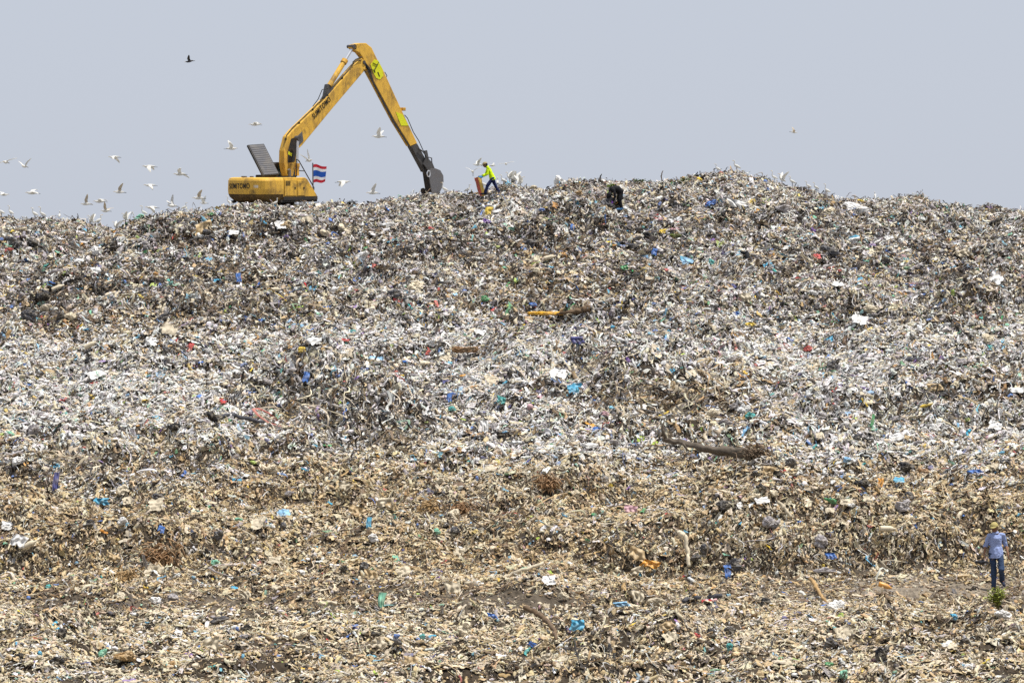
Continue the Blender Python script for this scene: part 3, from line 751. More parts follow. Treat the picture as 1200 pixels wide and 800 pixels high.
# rear of the counterweight: reads left to right seen from behind
lt = lettering('SUMITOMO', 'lettering', Vector((-2.5, .98, HB + .62)), Vector((0, -1, .02)), Vector((.0, 0, 1)), .34, cw, M_INK, .004, 1.42)
for v_ in lt.data.vertices:
    yy = abs(v_.co.y); e_ = max(0, yy - .82); v_.co.x = -2.39 + (.58 - math.sqrt(max(0, .58 ** 2 - e_ ** 2))) - .07 * math.cos(min(yy / .82, 1) * math.pi / 2) - .016 - (.002 if v_.co.x < -2.5 else 0)
lettering('1430', 'small_lettering', Vector((-2.465, -.72, HB + .68)), Vector((0, -1, .0)), Vector((0, 0, 1)), .17, cw, mat('pale_ink', (.75, .75, .72)), .006, .3)
p0 = EP(*ZP(445, 382), YB - .012); p1 = EP(*ZP(515, 305), YB - .012)
lettering('SUMITOMO', 'lettering', p0, p1 - p0, Vector((-.5, 0, .8)), .36, boom, M_INK, .004, (p1 - p0).length)

# flag tied to the front corner
fp = ME @ EP(367, 231, -1.33)
flag = empty('flag', fp); tag(flag, 'red white and blue striped flag on a thin pole beside the excavator', 'flag')
b = MB(); b.tube([Vector((0, 0, 0)), P(366.5, 191, fp.y) - fp], .028, 8); b.build('pole', M_LOUV, flag)
fw, fh = 14 / FP * fp.y, 21.5 / FP * fp.y
bands = [(0, 1 / 6, (.55, .02, .04)), (1 / 6, 1 / 3, (.8, .8, .8)), (1 / 3, 2 / 3, (.015, .09, .42)), (2 / 3, 5 / 6, (.8, .8, .8)), (5 / 6, 1, (.55, .02, .04))]
org = P(367, 193, fp.y) - fp
for q0, q1, c in bands:
    v = []; f = []; nn_ = 13
    for a_ in range(nn_):
        u = a_ / (nn_ - 1)
        for q in (q0, (q0 + q1) / 2, q1):
            wv = .07 * math.sin(u * 8 + q * 2) * u
            v.append(org + Vector((u * fw * (1 + .12 * (1 - q) * u), wv + .05 * u, -q * fh * (1 - .06 * u) - .1 * u * u * (1 - q) + .03 * math.sin(u * 7))))
    for a_ in range(nn_ - 1):
        for k in range(2): f.append((a_ * 3 + k, a_ * 3 + k + 1, a_ * 3 + k + 4, a_ * 3 + k + 3))
    mesh_obj('stripe', v, f, mat('flag_stripe', c, .8, 0, .05), flag, True)

# ------------------------------------------------------------------ people
def person(name, loc, rotz, J, mats, label, shirt_cut=1.0, hem=.05, vox=.009, hat='cap', curl=.7, scale=1.0, feet=True):
    root = empty(name, loc); root.rotation_euler = (0, 0, rotz); root.scale = (scale,) * 3; tag(root, label, 'person')
    V_ = {k: Vector(v) for k, v in J.items()}
    lat = (V_['shL'] - V_['shR']).normalized(); lath = (V_['hipL'] - V_['hipR']).normalized()
    b = MB(); b2 = MB(); b3 = MB()
    b.capsule(V_['pelvis'], V_['waist'], .135, .125, 14, .72, lath); b.capsule(V_['waist'], V_['chest'], .125, .15, 14, .68, lat)
    b.capsule(V_['chest'], (V_['shL'] + V_['shR']) / 2, .15, .1, 14, .65, lat)
    b.capsule(V_['shL'], V_['shR'], .045, .045); b.capsule((V_['shL'] + V_['shR']) / 2, V_['head'], .058, .05)
    hd = V_['head']; fwd = V_['look'].normalized(); upv = (hd - V_['neck']).normalized(); sd = fwd.cross(upv).normalized(); upv = sd.cross(fwd)
    MH = Matrix((sd, fwd, upv)).transposed()
    b.ball(hd, (.08, .1, .12), MH, 16, 12); b.ball(hd + MH @ Vector((0, .03, -.06)), (.052, .062, .06), MH)
    b.capsule(hd + MH @ Vector((0, .088, .01)), hd + MH @ Vector((0, .108, -.028)), .009, .015, 8)
    b.capsule(hd + MH @ Vector((-.02, .088, -.058)), hd + MH @ Vector((.02, .088, -.058)), .009, .009, 8)
    for s in (-1, 1): b.ball(hd + MH @ Vector((s * .076, -.005, -.005)), (.012, .022, .032), MH, 8, 6)
    for s in 'LR':
        sh, el, wr, hn = (V_[k + s] for k in ('sh', 'el', 'wr', 'hand'))
        b.capsule(sh, el, .044, .04); b.capsule(el, wr, .043, .028)
        hdv = (hn - wr).normalized(); ax = lat - hdv * lat.dot(hdv); ax = ax.normalized(); pn = hdv.cross(ax)   # pn palm normal
        fwdh = Vector(J.get('palm' + s, (0, -1, 0))); ax = (fwdh - hdv * fwdh.dot(hdv)).normalized(); pn = hdv.cross(ax)
        if s == 'L': pn = -pn
        b.capsule(wr, wr + hdv * .075, .03, .036, 10, .5, ax)
        for k, L_ in enumerate((.066, .075, .07, .055)):
            base = wr + hdv * .085 + ax * (.03 - .02 * k); k1 = base + hdv * L_ * .5 + pn * .008
            k2 = k1 + (hdv * math.cos(curl) + pn * math.sin(curl)) * L_ * .35; k3 = k2 + (hdv * math.cos(2 * curl) + pn * math.sin(2 * curl)) * L_ * .3
            b.capsule(base - hdv * .03, k1, .0105, .0095, 6); b.capsule(k1, k2, .0095, .009, 6); b.capsule(k2, k3, .009, .008, 6)
        tb = wr + hdv * .03 + ax * .03; b.capsule(tb, tb + (ax * .7 + hdv * .7) * .04, .012, .011, 6); b.capsule(tb + (ax * .7 + hdv * .7) * .04, tb + (ax * .45 + hdv * .9) * .075, .011, .009, 6)
        cut = sh.lerp(el, 1).lerp(wr, max(0, shirt_cut - 1)) if shirt_cut > 1 else sh.lerp(el, shirt_cut)
        b2.capsule(sh, el if shirt_cut >= 1 else cut, .064, .06)
        if shirt_cut > 1: b2.capsule(el, cut, .06, .05)
        hp, kn, an, to = (V_[k + s] for k in ('hip', 'kn', 'an', 'toe'))
        b.capsule(hp, kn, .085, .058); b.capsule(kn, an, .058, .038); b.capsule(an, to, .042, .032)
        b3.capsule(hp, kn, .1, .08); b3.capsule(kn, an.lerp(kn, .06), .08, .068)
    body = b.remesh('body', mats['skin'], root, vox, 3)
    for s in (-1, 1):
        e_ = MB(); e_.ball(hd + MH @ Vector((s * .03, .084, .012)), (.011, .008, .007), MH, 8, 6); e_.build('eye', mats['dark'], body, True)
    b2.tube([V_['pelvis'] - (V_['waist'] - V_['pelvis']).normalized() * (hem + .06), V_['pelvis'], V_['waist']], [.19, .18, .155], 18, .8, lath); b2.capsule(V_['waist'], V_['chest'], .155, .172, 16, .72, lat)
    b2.capsule(V_['chest'], (V_['shL'] + V_['shR']) / 2, .17, .1, 16, .68, lat); b2.capsule(V_['shL'], V_['shR'], .066, .066)
    b2.remesh('shirt', mats['shirt'], root, .012, 3, .02, 8)
    col_ = MB(); nk = (V_['shL'] + V_['shR']) / 2; ud = (V_['neck'] - nk).normalized()
    col_.tube([nk + ud * .055, nk + ud * .1], [.085, .07], 14, cap=False); col_.build('collar', mats['shirt'], root, True)
    b3.capsule(V_['pelvis'], V_['waist'], .15, .14, 16, .74, lath)
    b3.remesh('trousers', mats['trousers'], root, .014, 3, .02, 7)
    if feet:
        for s in 'LR':
            f_ = MB(); an, to = V_['an' + s], V_['toe' + s]; dv = (to - an); dv.z = min(dv.z, 0); u_ = Vector((0, 0, 1))
            f_.capsule(an - dv * .25 - u_ * .02, to, .05, .042); f_.capsule(an + u_ * .02, an - u_ * .02, .055, .06); f_.remesh('shoe', mats['shoe'], root, .012, 2)
    hr = MB(); hr.ball(hd + MH @ Vector((0, -.018, .012)), (.086, .098, .116), MH, 14, 10); hr.build('hair', mats['dark'], body, True)
    if hat:
        h_ = MB(); v = []; f = []; n_ = 18
        for i_ in range(6):
            th_ = math.pi / 2 * i_ / 5
            for k in range(n_):
                q = 6.2832 * k / n_
                v.append(hd + MH @ Vector((.1 * math.cos(th_) * math.cos(q), .116 * math.cos(th_) * math.sin(q), .035 + .1 * math.sin(th_))))
        for i_ in range(5):
            for k in range(n_): f.append((i_ * n_ + k, i_ * n_ + (k + 1) % n_, (i_ + 1) * n_ + (k + 1) % n_, (i_ + 1) * n_ + k))
        h_.add(v, f)
        pk = [MH @ Vector((.088 * math.sin(q), .1 * math.cos(q), .04)) for q in [R(-75 + 15 * k) for k in range(11)]]
        pk2 = [MH @ Vector((.085 * math.sin(q), .1 * math.cos(q) + .085 * math.cos(q) ** .8 if math.cos(q) > 0 else .1 * math.cos(q), .018)) for q in [R(-75 + 15 * k) for k in range(11)]]
        v = [hd + p_ for p_ in pk] + [hd + p_ for p_ in pk2]; v += [p_ + upv * .008 for p_ in v]
        f = []
        for k in range(10): f += [(k, k + 1, k + 12, k + 11), (k + 22, k + 33, k + 34, k + 23), (k + 11, k + 12, k + 34, k + 33)]
        h_.add(v, f); h_.build('cap', mats['cap'], root, True)
    return root

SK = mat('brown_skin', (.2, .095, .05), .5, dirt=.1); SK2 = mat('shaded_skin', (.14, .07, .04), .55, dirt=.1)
HAIR = mat('black_hair', (.012, .01, .01), .7, dirt=.0)
def cloth(name, c, d=.15): return mat(name, c, .85, 0, d, tuple(q * .55 for q in c), 9, .25, spec=.15)

g = hit(1166, 692)
MANZ = g.z + .0
JA = dict(pelvis=(.0, 0, .93), waist=(-.005, .0, 1.08), chest=(-.015, -.02, 1.27), neck=(-.03, -.03, 1.47), head=(-.06, -.085, 1.585), look=(-.45, -.85, -.22),
          shL=(.165, .0, 1.385), shR=(-.18, -.04, 1.375), elL=(.25, .08, 1.12), elR=(-.265, .03, 1.11), wrL=(.285, -.07, .91), wrR=(-.31, -.1, .91), handL=(.285, -.12, .82), handR=(-.32, -.15, .82),
          hipL=(.1, 0, .9), hipR=(-.1, 0, .9), knL=(.1, -.2, .54), knR=(-.06, .0, .48), anL=(.17, .12, .24), anR=(-.06, .04, .08), toeL=(.19, -.06, .14), toeR=(-.08, -.16, .035), palmL=(0, -1, 0), palmR=(0, -1, 0))
pA = person('person', (g.x + .03, g.y, MANZ), 0, JA, dict(skin=SK, dark=HAIR, shirt=cloth('lilac_blue_cotton', (.30, .37, .62), .35), trousers=cloth('blue_denim', (.04, .065, .125), .5), shoe=cloth('navy_canvas', (.03, .035, .06)), cap=cloth('straw_cap', (.42, .35, .14), .5)),
            'person in pale blue shirt, jeans and straw-coloured cap walking along the path', 1.02, .06, scale=.97)
# dark bag in the hand
b = MB(); wl = Vector((-.33, -.13, .80))
v, f = lump(301, 3, (1.1, .7, .5)); b.add([Vector(a) * .27 + wl + Vector((-.04, 0, -.1)) for a in v], f); b.capsule(wl + Vector((0, 0, .02)), wl + Vector((-.03, 0, -.08)), .012, .03)
o = b.remesh('held_bag', mat('black_film', (.02, .02, .024), .35, 0, .2), None, .012, 1); o.location = (g.x + .03, g.y, MANZ)
tag(o, 'small black bag held in the hand of the person in blue shirt', 'bag')

# worker in acid yellow shirt, leaning to the left over a sack; local frame faces -X
g = hit(577, 232); zB = g.z + .12
JB = dict(pelvis=(.02, 0, .74), waist=(-.03, 0, .9), chest=(-.12, 0, 1.08), neck=(-.21, 0, 1.25), head=(-.3, .0, 1.34), look=(-.9, -.15, -.35),
          shL=(-.16, -.18, 1.19), shR=(-.17, .18, 1.19), elL=(-.2, -.23, .92), elR=(-.28, .2, .94), wrL=(-.4, -.16, .82), wrR=(-.48, .12, .84), handL=(-.5, -.14, .8), handR=(-.58, .1, .82),
          hipL=(.03, -.1, .72), hipR=(.03, .1, .72), knL=(-.2, -.11, .42), knR=(.16, .12, .4), anL=(-.3, -.11, .09), anR=(.36, .12, .07), toeL=(-.5, -.12, .04), toeR=(.18, .13, .04), palmL=(0, 0, -1), palmR=(0, 0, -1))
pB = person('person', (g.x - .02, g.y, zB), 0, JB, dict(skin=SK2, dark=HAIR, shirt=cloth('acid_yellow_shirt', (.58, .80, .015), .1), trousers=cloth('navy_trousers', (.018, .025, .085)), shoe=cloth('black_boot', (.02, .02, .03)), cap=cloth('khaki_cap', (.3, .24, .13))),
       'person in acid yellow shirt and navy trousers leaning over a sack on the crest', 1.8, .02, .01)
MGL = mat('blue_glove', (.03, .3, .62), .6, 0, .1)
for yy, zz in ((-.14, .8), (.1, .82)):
    gl = MB(); gl.capsule((-.42, yy, zz), (-.56, yy, zz - .01), .045, .04); gl.remesh('glove', MGL, pB, .012, 2)
# sack: tall woven sack, red and yellow printed sides, mouth open
sk_ = empty('sack', (g.x - .02 - .52, g.y - .02, zB - .1)); tag(sk_, 'tall red and yellow woven sack gripped by the person in yellow', 'sack')
def sack_side(q0, q1, m_, nm):
    v = []; f = []; k_ = 7
    for i_ in range(9):
        h_ = i_ / 8
        for k in range(k_):
            q = q0 + (q1 - q0) * k / (k_ - 1); r_ = .12 + .09 * h_ + .03 * math.sin(h_ * 5 + q * 2) + .02 * mnoise.noise(Vector((q * 2, h_ * 4, 1)))
            v.append(Vector((r_ * .85 * math.cos(q) - .2 * h_ + .1, r_ * math.sin(q), .05 + .80 * h_ + .04 * h_ * math.sin(q * 3))))
    for i_ in range(8):
        for k in range(k_ - 1): f.append((i_ * k_ + k, i_ * k_ + k + 1, (i_ + 1) * k_ + k + 1, (i_ + 1) * k_ + k))
    mesh_obj(nm, v, f, m_, sk_, True)
sack_side(R(150), R(268), mat('red_weave', (.45, .1, .07), .7, 0, .5), 'red_panel')
sack_side(R(268), R(400), mat('yellow_weave', (.62, .42, .1), .7), 'yellow_panel')
sack_side(R(40), R(150), mat('tan_weave', (.4, .28, .15), .7), 'tan_panel')
b = MB(); v, f = lump(88, 3, (1, 1, .4)); b.add([Vector(a) * .3 + Vector((-.1, 0, .74)) for a in v], f); b.build('contents', mat('sack_contents', (.3, .25, .2), .8), sk_, True)

# worker in black bent double
g = hit(726, 247); zC = g.z + .1
JC = dict(pelvis=(.02, 0, .74), waist=(-.1, 0, .85), chest=(-.24, 0, .82), neck=(-.37, -.02, .70), head=(-.44, -.06, .60), look=(-.5, -.1, -.85),
          shL=(-.3, -.18, .78), shR=(-.3, .18, .78), elL=(-.26, -.22, .54), elR=(-.3, .2, .54), wrL=(-.32, -.18, .36), wrR=(-.38, .12, .36), handL=(-.35, -.17, .27), handR=(-.41, .1, .28),
          hipL=(.04, -.1, .73), hipR=(.04, .1, .73), knL=(-.02, -.12, .4), knR=(.04, .12, .42), anL=(.04, -.13, .08), anR=(.1, .13, .08), toeL=(-.16, -.14, .04), toeR=(-.1, .14, .04), palmL=(-1, 0, 0), palmR=(-1, 0, 0))
pc = person('person', (g.x - .02, g.y, zC - .1), R(22), JC, dict(skin=SK2, dark=HAIR, shirt=cloth('black_jacket', (.018, .017, .02), .1), trousers=cloth('black_trousers', (.014, .014, .017)), shoe=mat('blue_boot', (.04, .16, .34), .6), cap=cloth('black_hood', (.02, .02, .022))),
       'person in black clothes and blue boots bent double over a bag', 1.9, .02, .01, scale=1.1)
MGL = mat('purple_glove', (.25, .08, .5), .6, 0, .1)
for yy in (-.15, .1):
    gl = MB(); gl.capsule((-.34, yy, .33), (-.38, yy, .24), .05, .042); gl.remesh('glove', MGL, pc, .012, 2)

# ------------------------------------------------------------------ distinct pieces of litter
IM = {}
def imat(c, rough=.55):
    if c not in IM: IM[c] = mat('litter_' + c, tuple(.86 * a_ + .14 * b_ for a_, b_ in zip(PAL[c], (.4, .36, .3))) if c in ACC else PAL[c], rough, 0, .6, (.32, .27, .19), 5, .15)
    return IM[c]
def place(o, px, py, lift=0.0, fwd=.12):
    h_ = hit(px, py); o.location = (h_.x, h_.y - fwd, h_.z + lift); return h_
def item(px, py, kind, wp, hp, c, name, label, cat='rubbish', yaw=0.0, seed=None, group=None):
    h_ = hit(px, py); s = h_.y / FP; W_, H_ = wp * s, hp * s; seed = seed if seed is not None else int(px * 7 + py)
    rn = random.Random(seed)
    if kind == 'sheet':
        v, f = film(seed, 12, 1, 1, .14 + .14 * rn.random())
        v = [(a[0] * (1 - .9 * max(0, abs(a[0] * a[1]) - .1)) + .16 * mnoise.noise(Vector((a[0] * 4, a[1] * 4, seed * .37))), a[1] + .2 * mnoise.noise(Vector((a[0] * 4 + 9, a[1] * 4, seed * .37))), a[2]) for a in v]
        q = R(yaw); t = R(48 + rn.uniform(-10, 10))
        M = Matrix.Rotation(t, 3, 'X') @ Matrix.Rotation(q, 3, 'Z')
        v = [M @ Vector((a[0] * W_, a[1] * H_ / .8, a[2] * min(W_, H_))) for a in v]
        o = mesh_obj(name, v, f, imat(c), None, True); o.location = (h_.x, h_.y - .12, h_.z + .1 + H_ * .08)
    elif kind == 'bag':
        bm = bmesh.new(); bmesh.ops.create_icosphere(bm, subdivisions=4, radius=.5); o3 = Vector((rn.random() * 50, rn.random() * 50, rn.random() * 50)); v = []
        for q in bm.verts:
            p_ = q.co * 2
            d_ = .95 + .75 * mnoise.noise(p_ * .9 + o3) - .5 * abs(mnoise.noise(p_ * 2.1 + o3)) - .28 * abs(mnoise.noise(p_ * 4.6 + o3)) - .12 * abs(mnoise.noise(p_ * 9 + o3))
            v.append(q.co * max(d_, .3) * 1.12)
        f = [tuple(a.index for a in q.verts) for q in bm.faces]; bm.free()
        M = Matrix.Rotation(R(yaw), 3, 'Y')
        v = [M @ Vector((a[0] * W_, a[1] * min(W_, H_) * 1.1, a[2] * H_)) for a in v]
        o = mesh_obj(name, v, f, imat(c), None, False); o.location = (h_.x, h_.y - .1, h_.z + .07 + H_ * .12)
    elif kind == 'ball':
        b_ = MB(); b_.ball((0, 0, 0), W_ / 2, None, 14, 10); o = b_.build(name, imat(c), None, True); o.location = (h_.x, h_.y - .1, h_.z + .14)
    elif kind == 'bottle':
        v, f = bottle(14); M = Matrix.Rotation(R(yaw), 3, 'Y')
        v = [M @ Vector((a[0] * W_, a[1] * W_ * 1.1, a[2] * W_ * 1.1)) for a in v]
        o = mesh_obj(name, v, f, imat(c, .35), None, True); o.location = (h_.x, h_.y - .12, h_.z + .16)
    elif kind == 'rag':       # cloth hanging down the slope in folds
        v = []; f = []; nx_, nz_ = 13, 12; ph = rn.random() * 6
        for i_ in range(nz_):
            t = i_ / (nz_ - 1)
            for k in range(nx_):
                u = k / (nx_ - 1) - .5
                wd = 1 - .35 * t * rn.uniform(.8, 1.1) * (1 if seed % 2 else -.3)
                fold = .09 * W_ * math.sin(u * 17 + ph) * (.4 + t) + .25 * W_ * (mnoise.noise(Vector((u * 3, t * 3, seed))))
                v.append(Vector((u * W_ * wd + .1 * W_ * math.sin(t * 4 + ph), -.35 * H_ * t + fold, (.5 - t) * H_ + .08 * H_ * math.sin(u * 9 + ph) * t)))
        for i_ in range(nz_ - 1):
            for k in range(nx_ - 1): f.append((i_ * nx_ + k, i_ * nx_ + k + 1, (i_ + 1) * nx_ + k + 1, (i_ + 1) * nx_ + k))
        M = Matrix.Rotation(R(yaw), 3, 'Y'); v = [M @ a for a in v]
        o = mesh_obj(name, v, f, imat(c), None, True); o.location = (h_.x, h_.y - .12, h_.z + .06 + H_ * .25)
    elif kind == 'fibre':     # tangled clump of long fibres
        b_ = MB()
        for k in range(150):
            a, e = rn.gauss(0, .24), rn.gauss(0, .22); p_ = Vector((a * W_, -.18 - .25 * (.5 - e) * H_ + .1 * rn.random(), e * H_)); d_ = Vector((rn.gauss(0, .7) + a, rn.uniform(-.6, .1), rn.gauss(-.3, .6))); pts = [p_]
            for q in range(4): d_ = d_ + Vector((rn.uniform(-.35, .35), rn.uniform(-.1, .1), -.25)); pts.append(pts[-1] + d_.normalized() * .1 * (W_ + H_) * .5 * rn.uniform(.5, 1.4))
            b_.tube(pts, [.01, .017, .018, .014, .005], 4)
        o = b_.build(name, imat(c, .8), None, True); o.location = (h_.x, h_.y, h_.z + .15)
    elif kind == 'net':       # crumpled strand bundle lying along the slope
        b_ = MB()
        for k in range(16):
            pts = []; oy = rn.uniform(-.5, .5)
            for q in range(9): pts.append(Vector(((q / 8 - .5) * W_ * rn.uniform(.92, 1.05), rn.uniform(-.08, .08), (oy * .7 + rn.uniform(-.3, .3)) * H_)))
            b_.tube(pts, .03, 5)
        o = b_.build(name, imat(c), None, True); o.location = (h_.x, h_.y - .2, h_.z + .22)
    elif kind == 'board':
        b_ = MB(); b_.box((-W_ / 2, -.03, -H_ / 2), (W_ / 2, .03, H_ / 2), Matrix.Rotation(R(yaw), 4, 'Y') @ Matrix.Rotation(R(-25), 4, 'X'))
        o = b_.build(name, imat(c, .8), None, False, .006); o.location = (h_.x, h_.y - .15, h_.z + .2)
    tag(o, label, cat, group)
    return o

def limb(pts, rads, c, name, label, cat, twigs=(), fwd=.16, bark=True):
    """a branch, log or cord traced along photo pixels lying just proud of the slope"""
    hs = [hit(x, y) for x, y in pts]; d0 = min(h_.y for h_ in hs) - fwd; dd = [d0 + .35 * (h_.y - fwd - d0) for h_ in hs]
    W3 = [P(x, y, d) for (x, y), d in zip(pts, dd)]; base = W3[0].copy()
    def dens(P_, r_):
        q = []; rr = []
        for k in range(len(P_) - 1):
            for t in (0, .17, .34, .5, .67, .84): q.append(P_[k].lerp(P_[k + 1], t) + Vector([random.uniform(-.02, .02) for _ in 'xyz'])); rr.append(r_[k] * (1 - t) + r_[k + 1] * t)
        q.append(P_[-1]); rr.append(r_[-1]); return q, [a * random.uniform(.78, 1.18) for a in rr]
    b_ = MB(); s = d0 / FP
    q, rr = dens(W3, [r_ * s for r_ in rads]); b_.tube([a - base for a in q], rr, 16)
    m_ = mat('bark_' + c, PAL[c], .9, 0, .6, tuple(a * .4 for a in PAL[c]), 7, .6)
    ra_ = max(rads) * s; k1, k2 = min(.075, ra_ * .35), min(.03, ra_ * .15)
    b_.v = [v_ + Vector((mnoise.noise(v_ * 7), mnoise.noise(v_ * 7 + Vector((9, 0, 0))), mnoise.noise(v_ * 7 + Vector((0, 9, 0))))) * k1 + Vector((0, mnoise.noise(Vector((v_.x * 3, v_.y * 22, v_.z * 22))), mnoise.noise(Vector((v_.x * 3 + 5, v_.y * 22, v_.z * 22))))) * k2 for v_ in b_.v]
    o = b_.build(name, m_, None, True); o.location = base; tag(o, label, cat)
    for tp, tr in twigs:
        T = [P(x, y, d0 - .05) - base for x, y in tp]; b2_ = MB(); b2_.tube(T, [a * s for a in tr], 6); b2_.build('twig', m_, o, True)
    return o

log = limb([(778, 514), (800, 519), (830, 526), (862, 530), (888, 533)], [3.2, 3.8, 4.8, 6, 6.5], 'driftwood', 'log', 'long weathered log with shaggy root end lying on the lower shelf', 'log',
           [([(780, 514), (776, 503), (779, 490)], [2, 1.6, .6]), ([(775, 506), (771, 518)], [1.4, .8]), ([(800, 519), (806, 528)], [1.8, 1])])
b = MB(); rs = log.location.y / FP; rc = P(889, 533, min(log.location.y, hit(885, 538).y) - .45) - log.location
for k in range(260):
    a, e, y_ = random.gauss(0, .33), random.gauss(0, .34), random.gauss(0, .3)
    p_ = rc + Vector((a * 34 * rs, y_ * .2, e * 18 * rs - a * 6 * rs)); d_ = Vector((.6 + random.gauss(0, .5), random.gauss(0, .4), random.gauss(-.2, .5))).normalized() * .07
    b.tube([p_ - d_, p_, p_ + d_ + Vector((0, 0, -.02)), p_ + d_ * 2.2 + Vector((0, 0, -.06))], [.008, .016, .014, .004], 4)
b.build('root_fibres', mat('root_fibre', (.17, .12, .08), .95, 0, .4), log, True)
limb([(652, 368), (668, 366), (682, 363), (691, 361)], [1.5, 3, 4, 4], 'brown', 'dead_branch', 'dark branch lying just above the orange-yellow plastic strip', 'branch')
limb([(545, 684), (570, 680), (590, 677), (612, 668), (637, 659)], [2.6, 2.6, 2.6, 2.4, 2], 'dusty', 'dead_branch', 'pale bare branch slanting up above the dark soil streak', 'branch', [([(590, 677), (600, 684)], [1.6, .8])])
limb([(614, 711), (630, 719), (643, 728), (650, 738), (652, 748)], [3, 3.4, 3, 2.4, 1.5], 'brown', 'dead_root', 'dark curved root below the pale slanting branch', 'root')
limb([(796, 622), (803, 630), (806, 648), (807, 664)], [3.2, 3, 2.6, 1.8], 'cream', 'torn_cloth_strip', 'pale cloth strip hanging straight down the lower bank', 'cloth')
limb([(800, 704), (814, 700), (832, 699), (845, 697)], [2.6, 2.6, 2.4, 2.4], 'charcoal', 'pipe', 'dark bent pipe lying below the white strip and blue bag', 'pipe')
limb([(950, 678), (958, 690), (964, 700), (970, 708)], [2.2, 2.2, 2, 1.4], 'ochre', 'wooden_pole', 'brown wooden pole leaning beside the white bundle near the path', 'pole')
limb([(700, 218), (703, 209), (705, 204)], [1, .9, .5], 'dark', 'stick', 'thin dark stick poking above the crest beyond the black-clad person', 'stick', fwd=.05)
limb([(1058, 421), (1072, 423), (1084, 421)], [3.2, 4.2, 2.4], 'charcoal', 'rolled_mat', 'dark rolled mat on the right of the pale middle shelf', 'mat')
limb([(1062, 415), (1068, 406), (1073, 398)], [.9, .8, .6], 'ochre', 'stick', 'thin orange-brown stick standing up beside the dark rolled mat', 'stick')
limb([(776, 215), (775, 206), (777, 200)], [.8, .7, .4], 'brown', 'stick', 'thin brown stick upright on the crest left of the highest knoll', 'stick', fwd=.05)
limb([(868, 295), (876, 297), (877, 303), (873, 309)], [2.2, 2.4, 2.4, 1.8], 'black', 'rubber_hose', 'black curved rubber piece on the upper right slope', 'hose')
limb([(912, 588), (920, 596), (928, 606)], [2.2, 2.4, 1.6], 'dusty', 'dead_branch', 'short grey branch on the lower slope below the black clump', 'branch')
limb([(540, 424), (548, 416), (560, 413)], [1, 1, .8], 'dark', 'cord', 'thin dark cord beside the orange netting', 'cord')
limb([(1096, 420), (1110, 412), (1120, 406)], [1.2, 1.2, .8], 'cream', 'cord', 'pale cord trailing right of the dark rolled mat', 'cord')
limb([(255, 488), (275, 486), (295, 492), (310, 495)], [2, 2.6, 2, 1.2], 'charcoal', 'rubber_hose', 'black hose trailing to the right of the black bag heap', 'hose')

